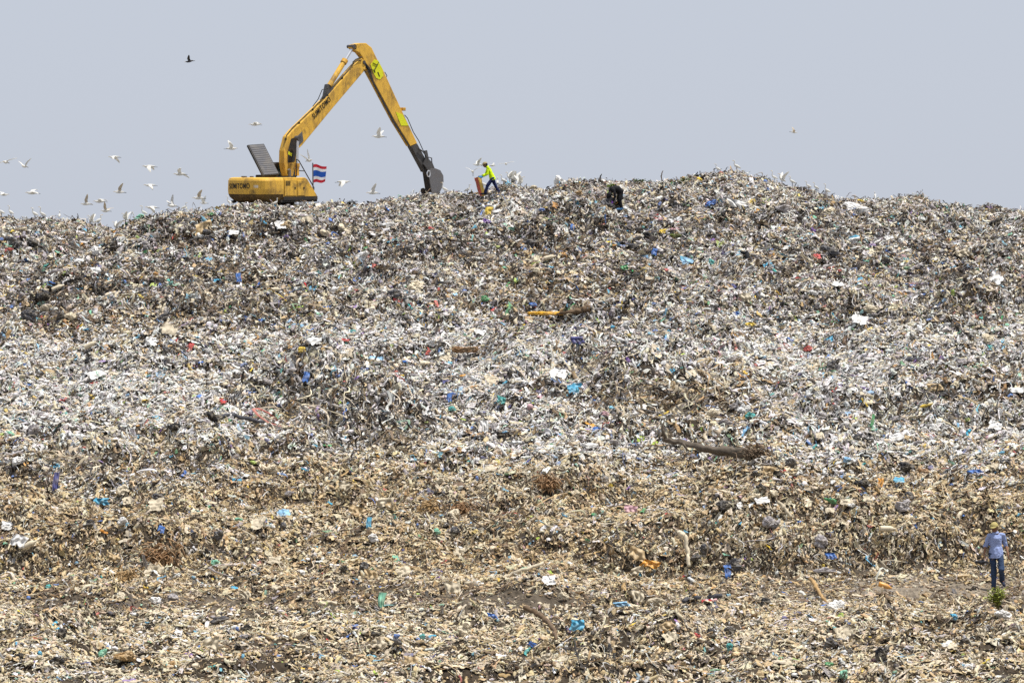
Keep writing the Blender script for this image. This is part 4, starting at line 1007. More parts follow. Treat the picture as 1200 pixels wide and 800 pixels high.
IT = [
 (640, 374.5, 'net', 52, 3.5, 'amber', 'plastic_netting', 'long orange-yellow plastic strip lying at the foot of the upper slope', 'netting', 3),
 (545, 417, 'net', 36, 7, 'rust', 'plastic_netting', 'orange-red netting crumpled on the pale middle shelf', 'netting', -4),
 (674, 460, 'sheet', 21, 13, 'cyan', 'plastic_sheet', 'bright blue flat sheet in the centre of the pale shelf', 'sheet', 10),
 (750, 481, 'sheet', 17, 9, 'white', 'plastic_sheet', 'small clean white sheet above the long log', 'sheet', 0),
 (879, 492, 'bag', 15, 14, 'teal', 'plastic_bag', 'crumpled teal blue bag above the root end of the log', 'bag', 40),
 (677, 403, 'rag', 17, 10, 'navy', 'cloth', 'royal blue cloth crumpled below the orange-yellow strip', 'cloth', 0),
 (834, 437, 'bag', 13, 19, 'black', 'rubbish_bag', 'black tied bag standing upright on the middle shelf', 'bag', 10),
 (354, 414, 'bag', 12, 6, 'yellow', 'plastic_bag', 'yellow bag at the top of the strand-covered mound', 'bag', 0),
 (441, 424, 'sheet', 22, 6, 'sky', 'plastic_sheet', 'pale blue narrow sheet left of the orange netting', 'sheet', -4),
 (527, 471, 'rag', 7, 12, 'blue', 'cloth', 'small blue rag hanging above a teal one in mid shelf', 'cloth', 0),
 (530, 483, 'bag', 11, 6, 'teal', 'plastic_bag', 'small teal bag under the small blue rag', 'bag', 0),
 (359, 447, 'rag', 8, 14, 'blue', 'cloth', 'blue rag on the strand-covered mound', 'cloth', 8),
 (248, 493, 'bag', 28, 18, 'black', 'rubbish_bag', 'shiny black bag heap on the left of the middle shelf', 'bag', 0),
 (403, 481, 'bag', 12, 9, 'white', 'plastic_bag', 'clean white bag low on the strand-covered mound', 'bag', 0),
 (928, 547, 'bag', 16, 13, 'dark', 'rubbish_bag', 'round black clump right of the log end', 'bag', 0),
 (911, 558, 'bag', 18, 9, 'black', 'rubbish_bag', 'low black torn bag just below the round black clump', 'bag', 10),
 (893, 591, 'sheet', 20, 8, 'white', 'plastic_sheet', 'white sheet on the tan slope below the log', 'sheet', 8),
 (676, 738, 'rag', 18, 14, 'cyan', 'plastic_bag', 'bright blue bag in the lower middle foreground', 'bag', 0),
 (852, 675, 'rag', 11, 17, 'blue', 'plastic_bag', 'blue bag hanging on the foot of the bank', 'bag', -8),
 (728, 712, 'rag', 20, 7, 'sky', 'plastic_sheet', 'light blue film right of the curved root', 'sheet', -6),
 (1037, 694, 'bottle', 20, 12, 'orange', 'plastic_jug', 'orange plastic jug lying beside the path', 'jug', 20),
 (980, 716, 'bag', 26, 20, 'white', 'plastic_bag', 'white crumpled bundle beside the wooden pole', 'bag', 0),
 (966, 672, 'bag', 30, 9, 'grey', 'rolled_rag', 'grey rolled rag at the foot of the bank', 'rag', -4),
 (817, 748, 'rag', 10, 5, 'red', 'plastic_scrap', 'small red strip in the foreground', 'scrap', 20),
 (988, 795, 'bag', 13, 12, 'mint', 'plastic_bag', 'mint green bag at the bottom edge right of centre', 'bag', 0),
 (971, 783, 'bag', 11, 7, 'green', 'plastic_bag', 'dark green bag at the bottom edge beside the mint one', 'bag', 0),
 (855, 763, 'bag', 9, 10, 'teal', 'plastic_bag', 'teal bag in the foreground below the red strip', 'bag', 0),
 (448, 711, 'rag', 11, 23, 'mint', 'cloth', 'mint green cloth hanging straight down on the lower slope', 'cloth', 4),
 (148, 775, 'bag', 30, 16, 'ochre', 'paper_sack', 'orange-tan torn sack in the left foreground', 'sack', 0),
 (121, 771, 'bag', 14, 14, 'mint', 'plastic_bag', 'pale green bag beside the orange-tan sack', 'bag', 20),
 (190, 655, 'fibre', 46, 36, 'rust', 'fibre_clump', 'rusty orange clump of coconut-like fibres on the left lower slope', 'fibre', 0),
 (150, 680, 'fibre', 30, 18, 'ochre', 'fibre_clump', 'tan fibre clump left of and below the rusty one', 'fibre', 0),
 (545, 602, 'fibre', 40, 22, 'rust', 'fibre_clump', 'brown arching fibre clump on the central lower slope', 'fibre', 0),
 (505, 600, 'fibre', 26, 22, 'ochre', 'fibre_clump', 'brown fibre clump left of the arching one', 'fibre', 0),
 (642, 570, 'fibre', 34, 18, 'rust', 'fibre_clump', 'brown frond clump below the middle shelf right of centre', 'fibre', 0),
 (67, 571, 'rag', 8, 24, 'navy', 'cloth', 'deep blue cloth hanging in the dark hollow at left', 'cloth', 0),
 (120, 592, 'rag', 20, 9, 'cyan', 'cloth', 'bright blue cloth below the deep blue one at left', 'cloth', 0),
 (66, 551, 'rag', 12, 8, 'cyan', 'plastic_scrap', 'light blue scrap above the deep blue hanging cloth', 'scrap', -20),
 (333, 606, 'sheet', 18, 11, 'sky', 'plastic_sheet', 'pale blue flat sheet on the left lower slope', 'sheet', 5),
 (332, 623, 'bag', 11, 12, 'charcoal', 'rubbish_bag', 'dark grey bag just below the pale blue sheet', 'bag', 0),
 (971, 403, 'rag', 14, 9, 'cyan', 'plastic_sheet', 'bright blue curled sheet on the right of the pale shelf', 'sheet', -30),
 (946, 412, 'bag', 12, 9, 'red', 'plastic_bag', 'red and faded bag upper one left of the blue curled sheet', 'bag', 0),
 (941, 422, 'bag', 12, 8, 'red', 'plastic_bag', 'red bag lower one left of the dark grey bag', 'bag', 10),
 (976, 431, 'bag', 18, 11, 'charcoal', 'rubbish_bag', 'dark grey bag below the blue curled sheet', 'bag', 0),
 (952, 434, 'rag', 12, 6, 'cyan', 'plastic_scrap', 'blue scrap between the red bags and dark grey bag', 'scrap', 25),
 (1001, 249, 'bag', 44, 15, 'white', 'plastic_wrap', 'large white wrapped bundle on the upper right slope', 'bundle', 8),
 (972, 251, 'bag', 16, 11, 'cream', 'cardboard_piece', 'cream cardboard piece at the left of the large white bundle', 'cardboard', 0),
 (939, 244, 'bag', 18, 9, 'dusty', 'plastic_bag', 'dusty pale bag left of the large white bundle, farther up', 'bag', 0),
 (918, 247, 'bag', 22, 11, 'grey', 'plastic_bag', 'grey crumpled bag second left from the large white bundle', 'bag', -10),
 (820, 215, 'bag', 9, 9, 'yellow', 'plastic_bag', 'yellow bag just left of the highest knoll', 'bag', 0),
 (896.5, 217, 'ball', 6.5, 6.5, 'blue', 'ball', 'round blue ball on the right flank of the highest knoll', 'ball', 0),
 (848, 213, 'bag', 9, 8, 'black', 'rubbish_bag', 'black bag on the highest knoll', 'bag', 0),
 (845, 203, 'bag', 5, 7, 'red', 'plastic_scrap', 'small red scrap on top of the highest knoll', 'scrap', 0),
 (1009, 229, 'bag', 11, 7, 'yellow', 'plastic_bag', 'yellow bag on the crest above the large white bundle', 'bag', 30),
 (657, 217, 'bag', 16, 17, 'white', 'woven_sack', 'white sack standing on the crest between the two workers', 'sack', -25),
 (627, 225, 'bag', 22, 11, 'dusty', 'woven_sack', 'dusty full sack on the slope right of the yellow-shirted person', 'sack', 0),
 (678, 229, 'bag', 14, 8, 'ochre', 'cardboard_box', 'tan cardboard box left of the black-clad person', 'box', 0),
 (692, 228, 'bag', 8, 5, 'teal', 'plastic_scrap', 'teal scrap between tan box and black-clad person', 'scrap', 0),
 (165, 251, 'bag', 17, 11, 'mint', 'woven_sack', 'grey-green full sack on the crest left of the excavator', 'sack', 0),
 (248, 254, 'bag', 10, 5, 'green', 'plastic_tub', 'bright green tub below the left end of the excavator', 'tub', 0),
 (21, 273, 'bag', 34, 8, 'dusty', 'woven_sack', 'long dusty sack near the crest at the far left', 'sack', -8),
 (10, 296, 'bag', 12, 5, 'red', 'cloth', 'red cloth at the far left edge of upper slope', 'cloth', 0),
 (35, 372, 'bag', 24, 15, 'charcoal', 'rubbish_bag', 'charcoal bag at the foot of the upper slope far left', 'bag', 0),
 (53, 367, 'bag', 18, 13, 'dusty', 'woven_sack', 'dusty sack beside the charcoal bag at far left', 'sack', 0),
 (72, 373, 'bag', 11, 11, 'dark', 'rubbish_bag', 'dark bag next to a pale lump at left', 'bag', 0),
 (83, 374, 'bag', 15, 11, 'cream', 'plastic_bag', 'pale lump right of the dark bag at left', 'bag', 0),
 (165, 343, 'sheet', 13, 9, 'charcoal', 'rubber_mat', 'dark grey mat scrap on the left upper slope', 'mat', 0),
 (188, 339, 'bag', 7, 9, 'blue', 'plastic_scrap', 'blue scrap right of the dark grey mat scrap', 'scrap', 0),
 (255, 333, 'sheet', 11, 6, 'cyan', 'plastic_scrap', 'blue flat scrap below the excavator on upper slope', 'scrap', 0),
 (280, 330, 'rag', 7, 13, 'blue', 'cloth', 'blue hanging rag right of the flat blue scrap', 'cloth', 0),
 (97, 292, 'bag', 7, 8, 'orange', 'plastic_bag', 'orange-yellow bag high on the left slope', 'bag', 0),
 (135, 275, 'bag', 8, 5, 'orange', 'plastic_scrap', 'small orange scrap just under the crest at left', 'scrap', 0),
 (214, 293, 'bag', 14, 10, 'brown', 'plastic_bag', 'brown bag on the upper slope left of centre', 'bag', 0),
 (217, 262, 'sheet', 22, 9, 'dark', 'rubber_sheet', 'dark sheet below the crest left of the excavator', 'sheet', 0),
 (957, 304, 'sheet', 11, 8, 'red', 'plastic_sheet', 'dark red sheet on the upper right slope', 'sheet', 0),
 (574, 252, 'rag', 11, 12, 'yellow', 'jacket', 'bright yellow jacket lying below the yellow-shirted person', 'jacket', 0),
 (570, 262, 'rag', 10, 5, 'purple', 'cloth', 'purple cloth under the yellow jacket', 'cloth', 20),
 (544, 264, 'bag', 18, 9, 'grey', 'plastic_bag', 'grey bag left of the yellow jacket', 'bag', 0),
 (671, 271, 'bag', 7, 9, 'blue', 'plastic_bag', 'blue bag on the slope left of and below the black-clad person', 'bag', 0),
 (635, 249, 'bag', 9, 5, 'blue', 'plastic_scrap', 'blue scrap between yellow jacket and black-clad person', 'scrap', 0),
 (833, 241, 'rag', 14, 6, 'blue', 'cloth', 'blue cloth below the highest knoll', 'cloth', -15),
 (865, 244, 'rag', 32, 11, 'white', 'plastic_sheet', 'white torn film below the highest knoll beside blue cloth', 'sheet', 18),
 (805, 310, 'sheet', 17, 9, 'sky', 'plastic_sheet', 'pale blue sheet in the middle of the upper right slope', 'sheet', 5),
 (767, 299, 'rag', 7, 9, 'blue', 'plastic_scrap', 'blue scrap left of the pale blue upper sheet', 'scrap', 10),
 (792, 279, 'bag', 14, 8, 'olive', 'weed_clump', 'olive green heap of leaves on the upper slope', 'leaves', 0),
 (777, 274, 'rag', 11, 6, 'yellow', 'plastic_scrap', 'yellow scrap beside the olive green leaves', 'scrap', 0),
 (732, 317, 'rag', 13, 7, 'green', 'plastic_scrap', 'green scrap in mid upper slope', 'scrap', -20),
 (833, 310, 'rag', 10, 7, 'teal', 'plastic_scrap', 'teal strip right of the pale blue upper sheet', 'scrap', 30),
 (748, 272, 'bag', 11, 7, 'charcoal', 'rubbish_bag', 'dark bag left of the yellow scrap on upper slope', 'bag', 0),
 (742, 292, 'bag', 16, 7, 'charcoal', 'rubbish_bag', 'dark flat bag above the green scrap', 'bag', 10),
 (759, 354, 'bag', 12, 7, 'pink', 'plastic_bag', 'pale pink bag near the foot of the upper slope', 'bag', 0),
 (762, 369, 'bag', 12, 9, 'white', 'plastic_bag', 'white bag under the pale pink one', 'bag', 0),
 (861, 371, 'rag', 12, 5, 'blue', 'plastic_scrap', 'blue strip at the foot of the upper right slope', 'scrap', -15),
 (879, 383, 'rag', 13, 5, 'yellow', 'plastic_scrap', 'yellow strip under the blue one at foot of slope', 'scrap', -8),
 (700, 507, 'sheet', 16, 6, 'blue', 'plastic_sheet', 'blue flat sheet left of the log on the middle shelf', 'sheet', 5),
 (587, 474, 'rag', 14, 10, 'teal', 'plastic_bag', 'teal torn bag in the middle of the pale shelf', 'bag', 20),
 (621, 482, 'ball', 9, 9, 'pink', 'ball', 'round dusty pink ball on the pale middle shelf', 'ball', 0),
 (568, 505, 'rag', 11, 16, 'white', 'plastic_bag', 'white upright torn bag at the lower edge of pale shelf', 'bag', 0),
 (586, 512, 'bag', 15, 8, 'black', 'rubbish_bag', 'black bag right of the white upright torn bag', 'bag', 0),
 (710, 488, 'bag', 11, 7, 'pink', 'plastic_bag', 'faded lilac pink bag above the blue flat sheet', 'bag', 0),
 (1086, 479, 'bag', 17, 6, 'yellow', 'plastic_sheet', 'yellow sheet on the right lower shelf', 'sheet', -10),
 (1028, 495, 'bag', 14, 16, 'black', 'rubbish_bag', 'black hollow bag with green cord on the right shelf', 'bag', 0),
 (1022, 498, 'rag', 4, 16, 'green', 'cord', 'green cord in front of the black hollow bag', 'cord', 10),
 (1107, 450, 'bag', 8, 7, 'rust', 'clay_pot', 'rust brown pot on the right of the middle shelf', 'pot', 0),
 (1095, 459, 'rag', 20, 10, 'tan', 'cloth', 'peach cloth left of and below the rust brown pot', 'cloth', 0),
 (1192, 462, 'sheet', 20, 7, 'white', 'plastic_sheet', 'white sheet at the right edge of the middle shelf', 'sheet', 0),
 (1172, 536, 'bag', 13, 6, 'cyan', 'plastic_bag', 'bright blue bag near the right edge above the path', 'bag', -15),
 (1142, 556, 'rag', 20, 5, 'blue', 'plastic_sheet', 'blue strip sheet below the right bright blue bag', 'sheet', -5),
 (1054, 566, 'sheet', 15, 8, 'cyan', 'plastic_sheet', 'blue and white scrap of sheet on the right lower slope', 'sheet', 0),
 (992, 542, 'bag', 11, 7, 'sky', 'plastic_bag', 'pale blue-grey bag right of the round black clump', 'bag', -8),
 (1031, 570, 'rag', 9, 12, 'orange', 'plastic_scrap', 'orange scrap left of the blue and white sheet', 'scrap', 0),
 (974, 590, 'bag', 20, 6, 'green', 'plastic_bottle', 'long green bottle-like piece on the right lower slope', 'bottle', 22),
 (1058, 597, 'bag', 20, 15, 'grey', 'rubbish_bag', 'grey bag under a dark one on the right lower slope', 'bag', 0),
 (1064, 586, 'bag', 22, 11, 'charcoal', 'rubbish_bag', 'dark bag on top of the grey one at right', 'bag', 10),
 (997, 596, 'bag', 10, 7, 'white', 'plastic_bag', 'small white bag right of the long green piece', 'bag', 0),
 (1082, 555, 'bag', 16, 7, 'rust', 'plastic_bag', 'rust brown bag on the right lower slope', 'bag', 10),
 (850, 597, 'bag', 20, 13, 'dark', 'rubbish_bag', 'dark brown heap left of the white lower sheet', 'bag', 0),
 (740, 602, 'rag', 18, 12, 'pink', 'plastic_bag', 'pink and purple thin bag on the central lower slope', 'bag', 10),
 (762, 666, 'rag', 24, 10, 'orange', 'cloth', 'faded orange cloth at the foot of the pale hanging strip', 'cloth', 10),
 (973, 655, 'rag', 14, 8, 'blue', 'cloth', 'dark blue cloth at the foot of the bank left of path', 'cloth', 0),
 (858, 668, 'bag', 26, 20, 'charcoal', 'rubbish_bag', 'dark grey torn bag behind the blue hanging bag', 'bag', 0),
 (770, 710, 'bag', 24, 12, 'dusty', 'plastic_bag', 'dusty white bag above the foreground, left of the pipe', 'bag', -15),
 (545, 742, 'bag', 22, 18, 'cream', 'woven_sack', 'smooth cream sack in the lower middle foreground', 'sack', 0),
 (465, 750, 'bag', 8, 8, 'blue', 'plastic_scrap', 'small blue scrap left of the cream sack', 'scrap', 0),
 (495, 750, 'bag', 9, 7, 'teal', 'plastic_scrap', 'small teal scrap nearest the cream sack', 'scrap', 0),
 (441, 748, 'bag', 14, 8, 'black', 'rubbish_bag', 'black bag in the foreground left of the blue scrap', 'bag', 0),
 (577, 725, 'rag', 14, 5, 'blue', 'plastic_scrap', 'blue strip right of and above the cream sack', 'scrap', 15),
 (253, 664, 'bag', 14, 12, 'mint', 'plastic_bag', 'grey-green bag right of the rusty fibre clump', 'bag', 30),
 (257, 731, 'bag', 20, 10, 'charcoal', 'rubbish_bag', 'dark bag in the left foreground below the soil streak', 'bag', -20),
 (279, 741, 'bag', 5, 6, 'blue', 'plastic_scrap', 'tiny blue scrap right of the left foreground dark bag', 'scrap', 0),
 (257, 631, 'bag', 14, 13, 'charcoal', 'rubbish_bag', 'black torn bag above the grey-green bag', 'bag', 0),
 (280, 612, 'bag', 9, 6, 'mint', 'plastic_scrap', 'mint scrap above the black torn bag', 'scrap', 0),
 (24, 775, 'bag', 12, 10, 'black', 'rubbish_bag', 'black bag at the bottom left corner', 'bag', 0),
 (48, 772, 'bag', 8, 8, 'cyan', 'plastic_scrap', 'blue scrap beside the bottom left black bag', 'scrap', 0),
 (34, 707, 'ball', 6, 6, 'blue', 'ball', 'small blue ball on the soil at far left', 'ball', 0),
 (190, 624, 'rag', 9, 9, 'blue', 'plastic_scrap', 'blue scrap above the rusty fibre clump', 'scrap', 30),
 (24, 640, 'rag', 20, 16, 'white', 'plastic_sheet', 'white torn sheet on the far left lower slope', 'sheet', 20),
 (427, 667, 'bag', 13, 11, 'charcoal', 'boot', 'dark rounded boot-like piece on the lower slope', 'boot', -30),
 (402, 670, 'bag', 12, 9, 'black', 'rubbish_bag', 'black bag left of the boot-like piece', 'bag', -20),
 (433, 617, 'rag', 7, 14, 'cyan', 'plastic_scrap', 'blue and white hanging scrap on central left slope', 'scrap', 0),
 (513, 627, 'bag', 11, 8, 'mint', 'plastic_bag', 'pale green bag under the arching fibre clump', 'bag', 0),
 (355, 675, 'bag', 8, 7, 'white', 'plastic_bag', 'small white bag on the lower slope left of boot-like piece', 'bag', 0),
 (1118, 727, 'bag', 12, 8, 'cyan', 'plastic_bag', 'blue bag in the right foreground below the path', 'bag', 20),
 (1088, 727, 'bag', 9, 7, 'cream', 'cardboard_piece', 'cream cardboard piece beside the right foreground blue bag', 'cardboard', 0),
 (1033, 772, 'bag', 16, 20, 'black', 'rubbish_bag', 'black crumpled bag in the right foreground', 'bag', 20),
 (972, 758, 'bag', 16, 14, 'charcoal', 'rubbish_bag', 'charcoal torn bag left of the right foreground black bag', 'bag', 20),
 (832, 748, 'bag', 12, 14, 'black', 'rubbish_bag', 'black bag right of the red strip', 'bag', 0),
 (855, 745, 'bag', 16, 16, 'dark', 'rubbish_bag', 'ragged dark bag second right of the red strip', 'bag', 0),
 (714, 767, 'bag', 8, 18, 'charcoal', 'rubbish_bag', 'narrow dark grey bag in the middle foreground', 'bag', 10),
 (1130, 757, 'bag', 14, 12, 'dark', 'rubbish_bag', 'dark bag low in the right foreground near the edge', 'bag', 0),
 (463, 347, 'bag', 22, 9, 'charcoal', 'rubbish_bag', 'charcoal glossy bag in the centre of the upper slope', 'bag', 0),
 (520, 336, 'bag', 20, 9, 'charcoal', 'rubbish_bag', 'charcoal bag right of the glossy central one', 'bag', 0),
 (525, 322, 'bag', 18, 8, 'cream', 'woven_sack', 'cream sack above the right charcoal bag', 'sack', 10),
 (402, 271, 'bag', 16, 10, 'cream', 'woven_sack', 'cream sack just below the crest under the excavator stick', 'sack', 20),
 (334, 268, 'bag', 12, 9, 'tan', 'cardboard_box', 'tan box just below the excavator', 'box', 0),
 (343, 256, 'bag', 18, 9, 'white', 'plastic_bag', 'white bag immediately below the excavator', 'bag', 10),
 (568, 352, 'bag', 13, 6, 'green', 'plastic_bag', 'green bag above the left end of the orange strip', 'bag', 0),
 (625, 360, 'bag', 9, 6, 'blue', 'plastic_scrap', 'blue scrap just above the orange-yellow strip', 'scrap', 0),
 (350, 385, 'bag', 15, 7, 'sky', 'cloth', 'grey-blue cloth at the foot of the upper slope', 'cloth', 0),
 (505, 271, 'bag', 9, 5, 'red', 'plastic_scrap', 'crimson scrap on the upper slope below the bucket', 'scrap', 0),
]
for r_ in IT:
    item(r_[0], r_[1], r_[2], r_[3] * .82, r_[4] * .84, r_[5], r_[6], r_[7], r_[8], r_[9])
# the bag the black-clad worker is filling
h_ = hit(713, 246)
o = item(713, 243, 'bag', 20, 14, 'charcoal', 'rubbish_bag', 'large dark grey bag being filled by the black-clad person', 'bag', 15)

# further larger pieces that the photograph shows all over the mound
rn = random.Random(5)
KINDS_ = [('bag', 'black', 'rubbish_bag', 'bag', 'black torn bag'), ('bag', 'charcoal', 'rubbish_bag', 'bag', 'charcoal crumpled bag'), ('bag', 'cream', 'plastic_bag', 'bag', 'cream lumpy bag'),
          ('bag', 'white', 'plastic_bag', 'bag', 'whitish lumpy bag'), ('sheet', 'white', 'plastic_sheet', 'sheet', 'white crumpled film'), ('sheet', 'dusty', 'plastic_sheet', 'sheet', 'dusty beige crumpled film'),
          ('rag', 'dusty', 'cloth', 'cloth', 'dusty draped rag'), ('rag', 'tan', 'cloth', 'cloth', 'tan draped rag'), ('bag', 'grey', 'plastic_bag', 'bag', 'grey crumpled bag'), ('bottle', 'cream', 'plastic_bottle', 'bottle', 'pale plastic bottle')]
ZW = {0: [5, 5, 4, 5, 4, 3, 2, 1, 4, 2], 1: [5, 4, 2, 6, 7, 3, 2, 1, 4, 2], 2: [2, 2, 6, 2, 2, 7, 7, 7, 2, 1]}
ZN = ['on the slope below the crest', 'on the pale middle shelf', 'on the tan lower slope']
USED = set()
for k in range(210):
    px, py = rn.uniform(5, 1195), rn.uniform(262, 792)
    if 1130 < px and 600 < py < 720: continue
    z_ = 0 if py < 380 else (1 if py < 510 else 2)
    q = rn.choices(range(len(KINDS_)), ZW[z_])[0]; kd, c, nm, cat_, lb = KINDS_[q]
    wv = rn.uniform(9, 19)
    near = sorted(IT, key=lambda r_: (r_[0] - px) ** 2 + ((r_[1] - py) * 1.3) ** 2)
    lab = None
    for r_ in near[:6]:
        dx, dy = px - r_[0], py - r_[1]
        rel = ('right of' if dx > 0 else 'left of') if abs(dx) > abs(dy) else ('below' if dy > 0 else 'above')
        cand = '%s %s the %s' % (lb, rel, ' '.join(r_[7].split()[:8]))
        if cand not in USED: lab = cand; break
    lab = lab or lb + ' among the loose rubbish ' + ZN[z_]
    USED.add(lab)
    item(px, py, kd, wv, wv * rn.uniform(.45, .8), c, nm, lab, cat_, rn.uniform(-30, 30), 1000 + k, lb + ' ' + ZN[z_])

# ------------------------------------------------------------------ plants
def leafy(name, px, py, wp, hp, c, n, label, seed, lw=.3):
    h_ = hit(px, py); s = h_.y / FP; rn = random.Random(seed)
    root = empty(name, (h_.x, h_.y - .1, h_.z + .02)); tag(root, label, 'plant')
    W_, H_ = wp * s, hp * s; b = MB(); lf = MB()
    for k in range(n):
        t = rn.uniform(-.5, .5); tip = Vector((t * W_, rn.uniform(-.5, .5) * W_ * .7, H_ * rn.uniform(.55, 1) * (1 - .5 * abs(t)))); mid = tip * .5 + Vector((-t * .1, 0, H_ * .08))
        b.tube([Vector((t * .06, 0, -.05)), mid, tip], [.012, .009, .004], 5)
        for q in range(9):
            u = .25 + .75 * q / 8; p_ = (mid * (2 * u) if u < .5 else mid.lerp(tip, 2 * u - 1)); a = rn.uniform(0, 6.28); L_ = rn.uniform(.7, 1.2) * lw * .3
            d_ = Vector((math.cos(a), math.sin(a), rn.uniform(-.1, .6))).normalized(); s_ = d_.cross(Vector((0, 0, 1))).normalized() * L_ * .32
            up = Vector((0, 0, .02))
            lf.add([p_, p_ + d_ * L_ * .5 + s_ + up, p_ + d_ * L_, p_ + d_ * L_ * .5 - s_ + up], [(0, 1, 2), (0, 2, 3)])
    b.build('stem', mat('green_stem', (.12, .12, .04), .7), root, True)
    lf.build('foliage', mat('leaf_' + name, c, .55, 0, .5, (c[0] * 1.9, c[1] * 1.5, c[2] * 1.3), 12), root)
    return root
leafy('weed_plant', 1168, 716, 30, 29, (.3, .36, .07), 30, 'green leafy weed growing on the path in front of the walking person', 3, .3)
leafy('dark_shrub', 412, 232, 13, 12, (.02, .025, .02), 12, 'small dark dead shrub on the crest between flag and bucket', 4, .5)
leafy('green_weeds', 752, 216, 26, 9, (.09, .15, .02), 16, 'green weeds on the crest above the black-clad person', 5, .5)
leafy('green_weeds', 801, 218, 16, 10, (.09, .16, .03), 12, 'green weeds on the crest left of the yellow bag', 6, .5)
leafy('green_weeds', 716, 222, 14, 6, (.2, .3, .03), 9, 'bright green leaves just above the black-clad person', 8, .4)

# ------------------------------------------------------------------ egrets
M_WH = mat('white_feathers', (.8, .79, .75), .8, 0, .15, (.6, .55, .45), 9); M_BILL = mat('yellow_bill', (.65, .4, .05), .5); M_LEG = mat('dark_leg', (.05, .05, .045), .7); M_SHADED_BUFF = mat('shaded_buff_feathers', (.66, .59, .48), .8)  # buff wings: white plumage with its shade put into the colour
for m_ in (M_WH, M_SHADED_BUFF):
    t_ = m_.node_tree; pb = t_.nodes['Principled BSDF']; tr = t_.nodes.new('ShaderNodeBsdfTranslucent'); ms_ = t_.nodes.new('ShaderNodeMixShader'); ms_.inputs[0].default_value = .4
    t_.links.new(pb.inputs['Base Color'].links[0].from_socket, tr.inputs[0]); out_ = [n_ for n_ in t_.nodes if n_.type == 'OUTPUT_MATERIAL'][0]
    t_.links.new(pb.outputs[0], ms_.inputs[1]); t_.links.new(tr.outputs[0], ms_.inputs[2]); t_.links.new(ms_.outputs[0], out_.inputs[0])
M_DK = mat('dark_feathers', (.05, .05, .055), .8)
def bird_mesh(name, parts):
    me = bpy.data.meshes.new(name); V2 = []; F2 = []; mi = []; ms = []
    for mb, m_ in parts:
        if m_ not in ms: ms.append(m_)
        k = len(V2); V2 += [tuple(v) for v in mb.v]; F2 += [tuple(i_ + k for i_ in f) for f in mb.f]; mi += [ms.index(m_)] * len(mb.f)
    me.from_pydata(V2, [], F2); me.update()
    for m_ in ms: me.materials.append(m_)
    me.polygons.foreach_set('material_index', mi); me.shade_smooth()
    return me
def wing(s, a1, a2, sweep, fold=1.0):
    mb = MB(); n = 7; top = []; bot = []
    p_ = Vector((.06, s * .035, .03)); st = []
    for i_ in range(n):
        u = i_ / (n - 1); ang = a1 if u < .45 else a1 + (a2 - a1) * (u - .45) / .55
        if i_: p_ = p_ + Vector((-sweep * (u ** 1.5) * .09 + (.02 if u < .45 else -.02), s * math.cos(ang) * .078 * fold, math.sin(ang) * .078))
        ch = (.15, .17, .175, .165, .14, .1, .03)[i_]
        st.append((p_.copy(), ch))
    for p_, ch in st:
        top += [p_ + Vector((0, 0, .004)), p_ + Vector((-ch * .5, 0, .016)), p_ + Vector((-ch, 0, 0))]
        bot += [p_ + Vector((0, 0, -.004)), p_ + Vector((-ch * .5, 0, .006)), p_ + Vector((-ch, 0, -.003))]
    f = []; m_ = len(top)
    for i_ in range(n - 1):
        for k in range(2):
            q = i_ * 3 + k; f += [(q, q + 1, q + 4, q + 3), (m_ + q, m_ + q + 3, m_ + q + 4, m_ + q + 1)]
    mb.add(top + bot, f); return mb
def flyer(a1, a2, sweep, legs='trail', wm=None, bm_=None):
    wm = wm or M_WH; bm_ = bm_ or M_WH
    b = MB(); b.tube([(-.25, 0, .0), (-.17, 0, 0), (-.08, 0, 0), (.02, 0, -.005), (.1, 0, -.005), (.15, 0, -.01), (.18, 0, .0), (.205, 0, .015), (.235, 0, .02), (.262, 0, .012)], [.02, .04, .062, .072, .062, .05, .042, .036, .03, .012], 10)
    bl = MB(); bl.tube([(.255, 0, .014), (.33, 0, 0)], [.012, .003], 6)
    lg = MB()
    for s in (-1, 1):
        if legs == 'trail': lg.tube([(-.15, s * .02, -.02), (-.28, s * .015, -.03), (-.36, s * .015, -.04)], [.009, .007, .009], 5)
        else: lg.tube([(-.08, s * .03, -.04), (-.12, s * .03, -.16), (-.1, s * .03, -.26), (-.05, s * .03, -.28)], [.01, .008, .007, .006], 5)
    return bird_mesh('egret', [(b, bm_), (wing(1, a1, a2, sweep), wm), (wing(-1, a1, a2, sweep), wm), (bl, M_BILL), (lg, M_LEG)])
def stander(up=0, wings=None):
    b = MB(); b.tube([(-.2, 0, .16), (-.12, 0, .21), (-.02, 0, .26), (.06, 0, .3), (.09, 0, .34)], [.012, .05, .07, .06, .035], 10)
    nk = [(.07, 0, .32), (.11, 0, .37), (.1, 0, .42 + up * .03), (.085, 0, .47 + up * .06), (.1, 0, .51 + up * .08), (.14, 0, .52 + up * .08)]
    b.tube(nk, [.04, .027, .022, .021, .028, .016], 8)
    bl = MB(); bl.tube([(.14, 0, .52 + up * .08), (.215, 0, .505 + up * .08)], [.012, .003], 6)
    lg = MB()
    for s in (-1, 1): lg.tube([(.0, s * .03, .2), (-.02, s * .03, .1), (.0, s * .03, -.02)], [.011, .008, .007], 5); lg.tube([(-.03, s * .03, -.02), (.06, s * .03, -.02)], .008, 5)
    pr = [(b, M_WH), (bl, M_BILL), (lg, M_LEG)]
    if wings:
        for s in (-1, 1):
            w_ = wing(s, wings[0], wings[1], .6); w_.v = [v + Vector((-.04, 0, .24)) for v in w_.v]; pr.append((w_, M_WH))
    return bird_mesh('egret', pr)
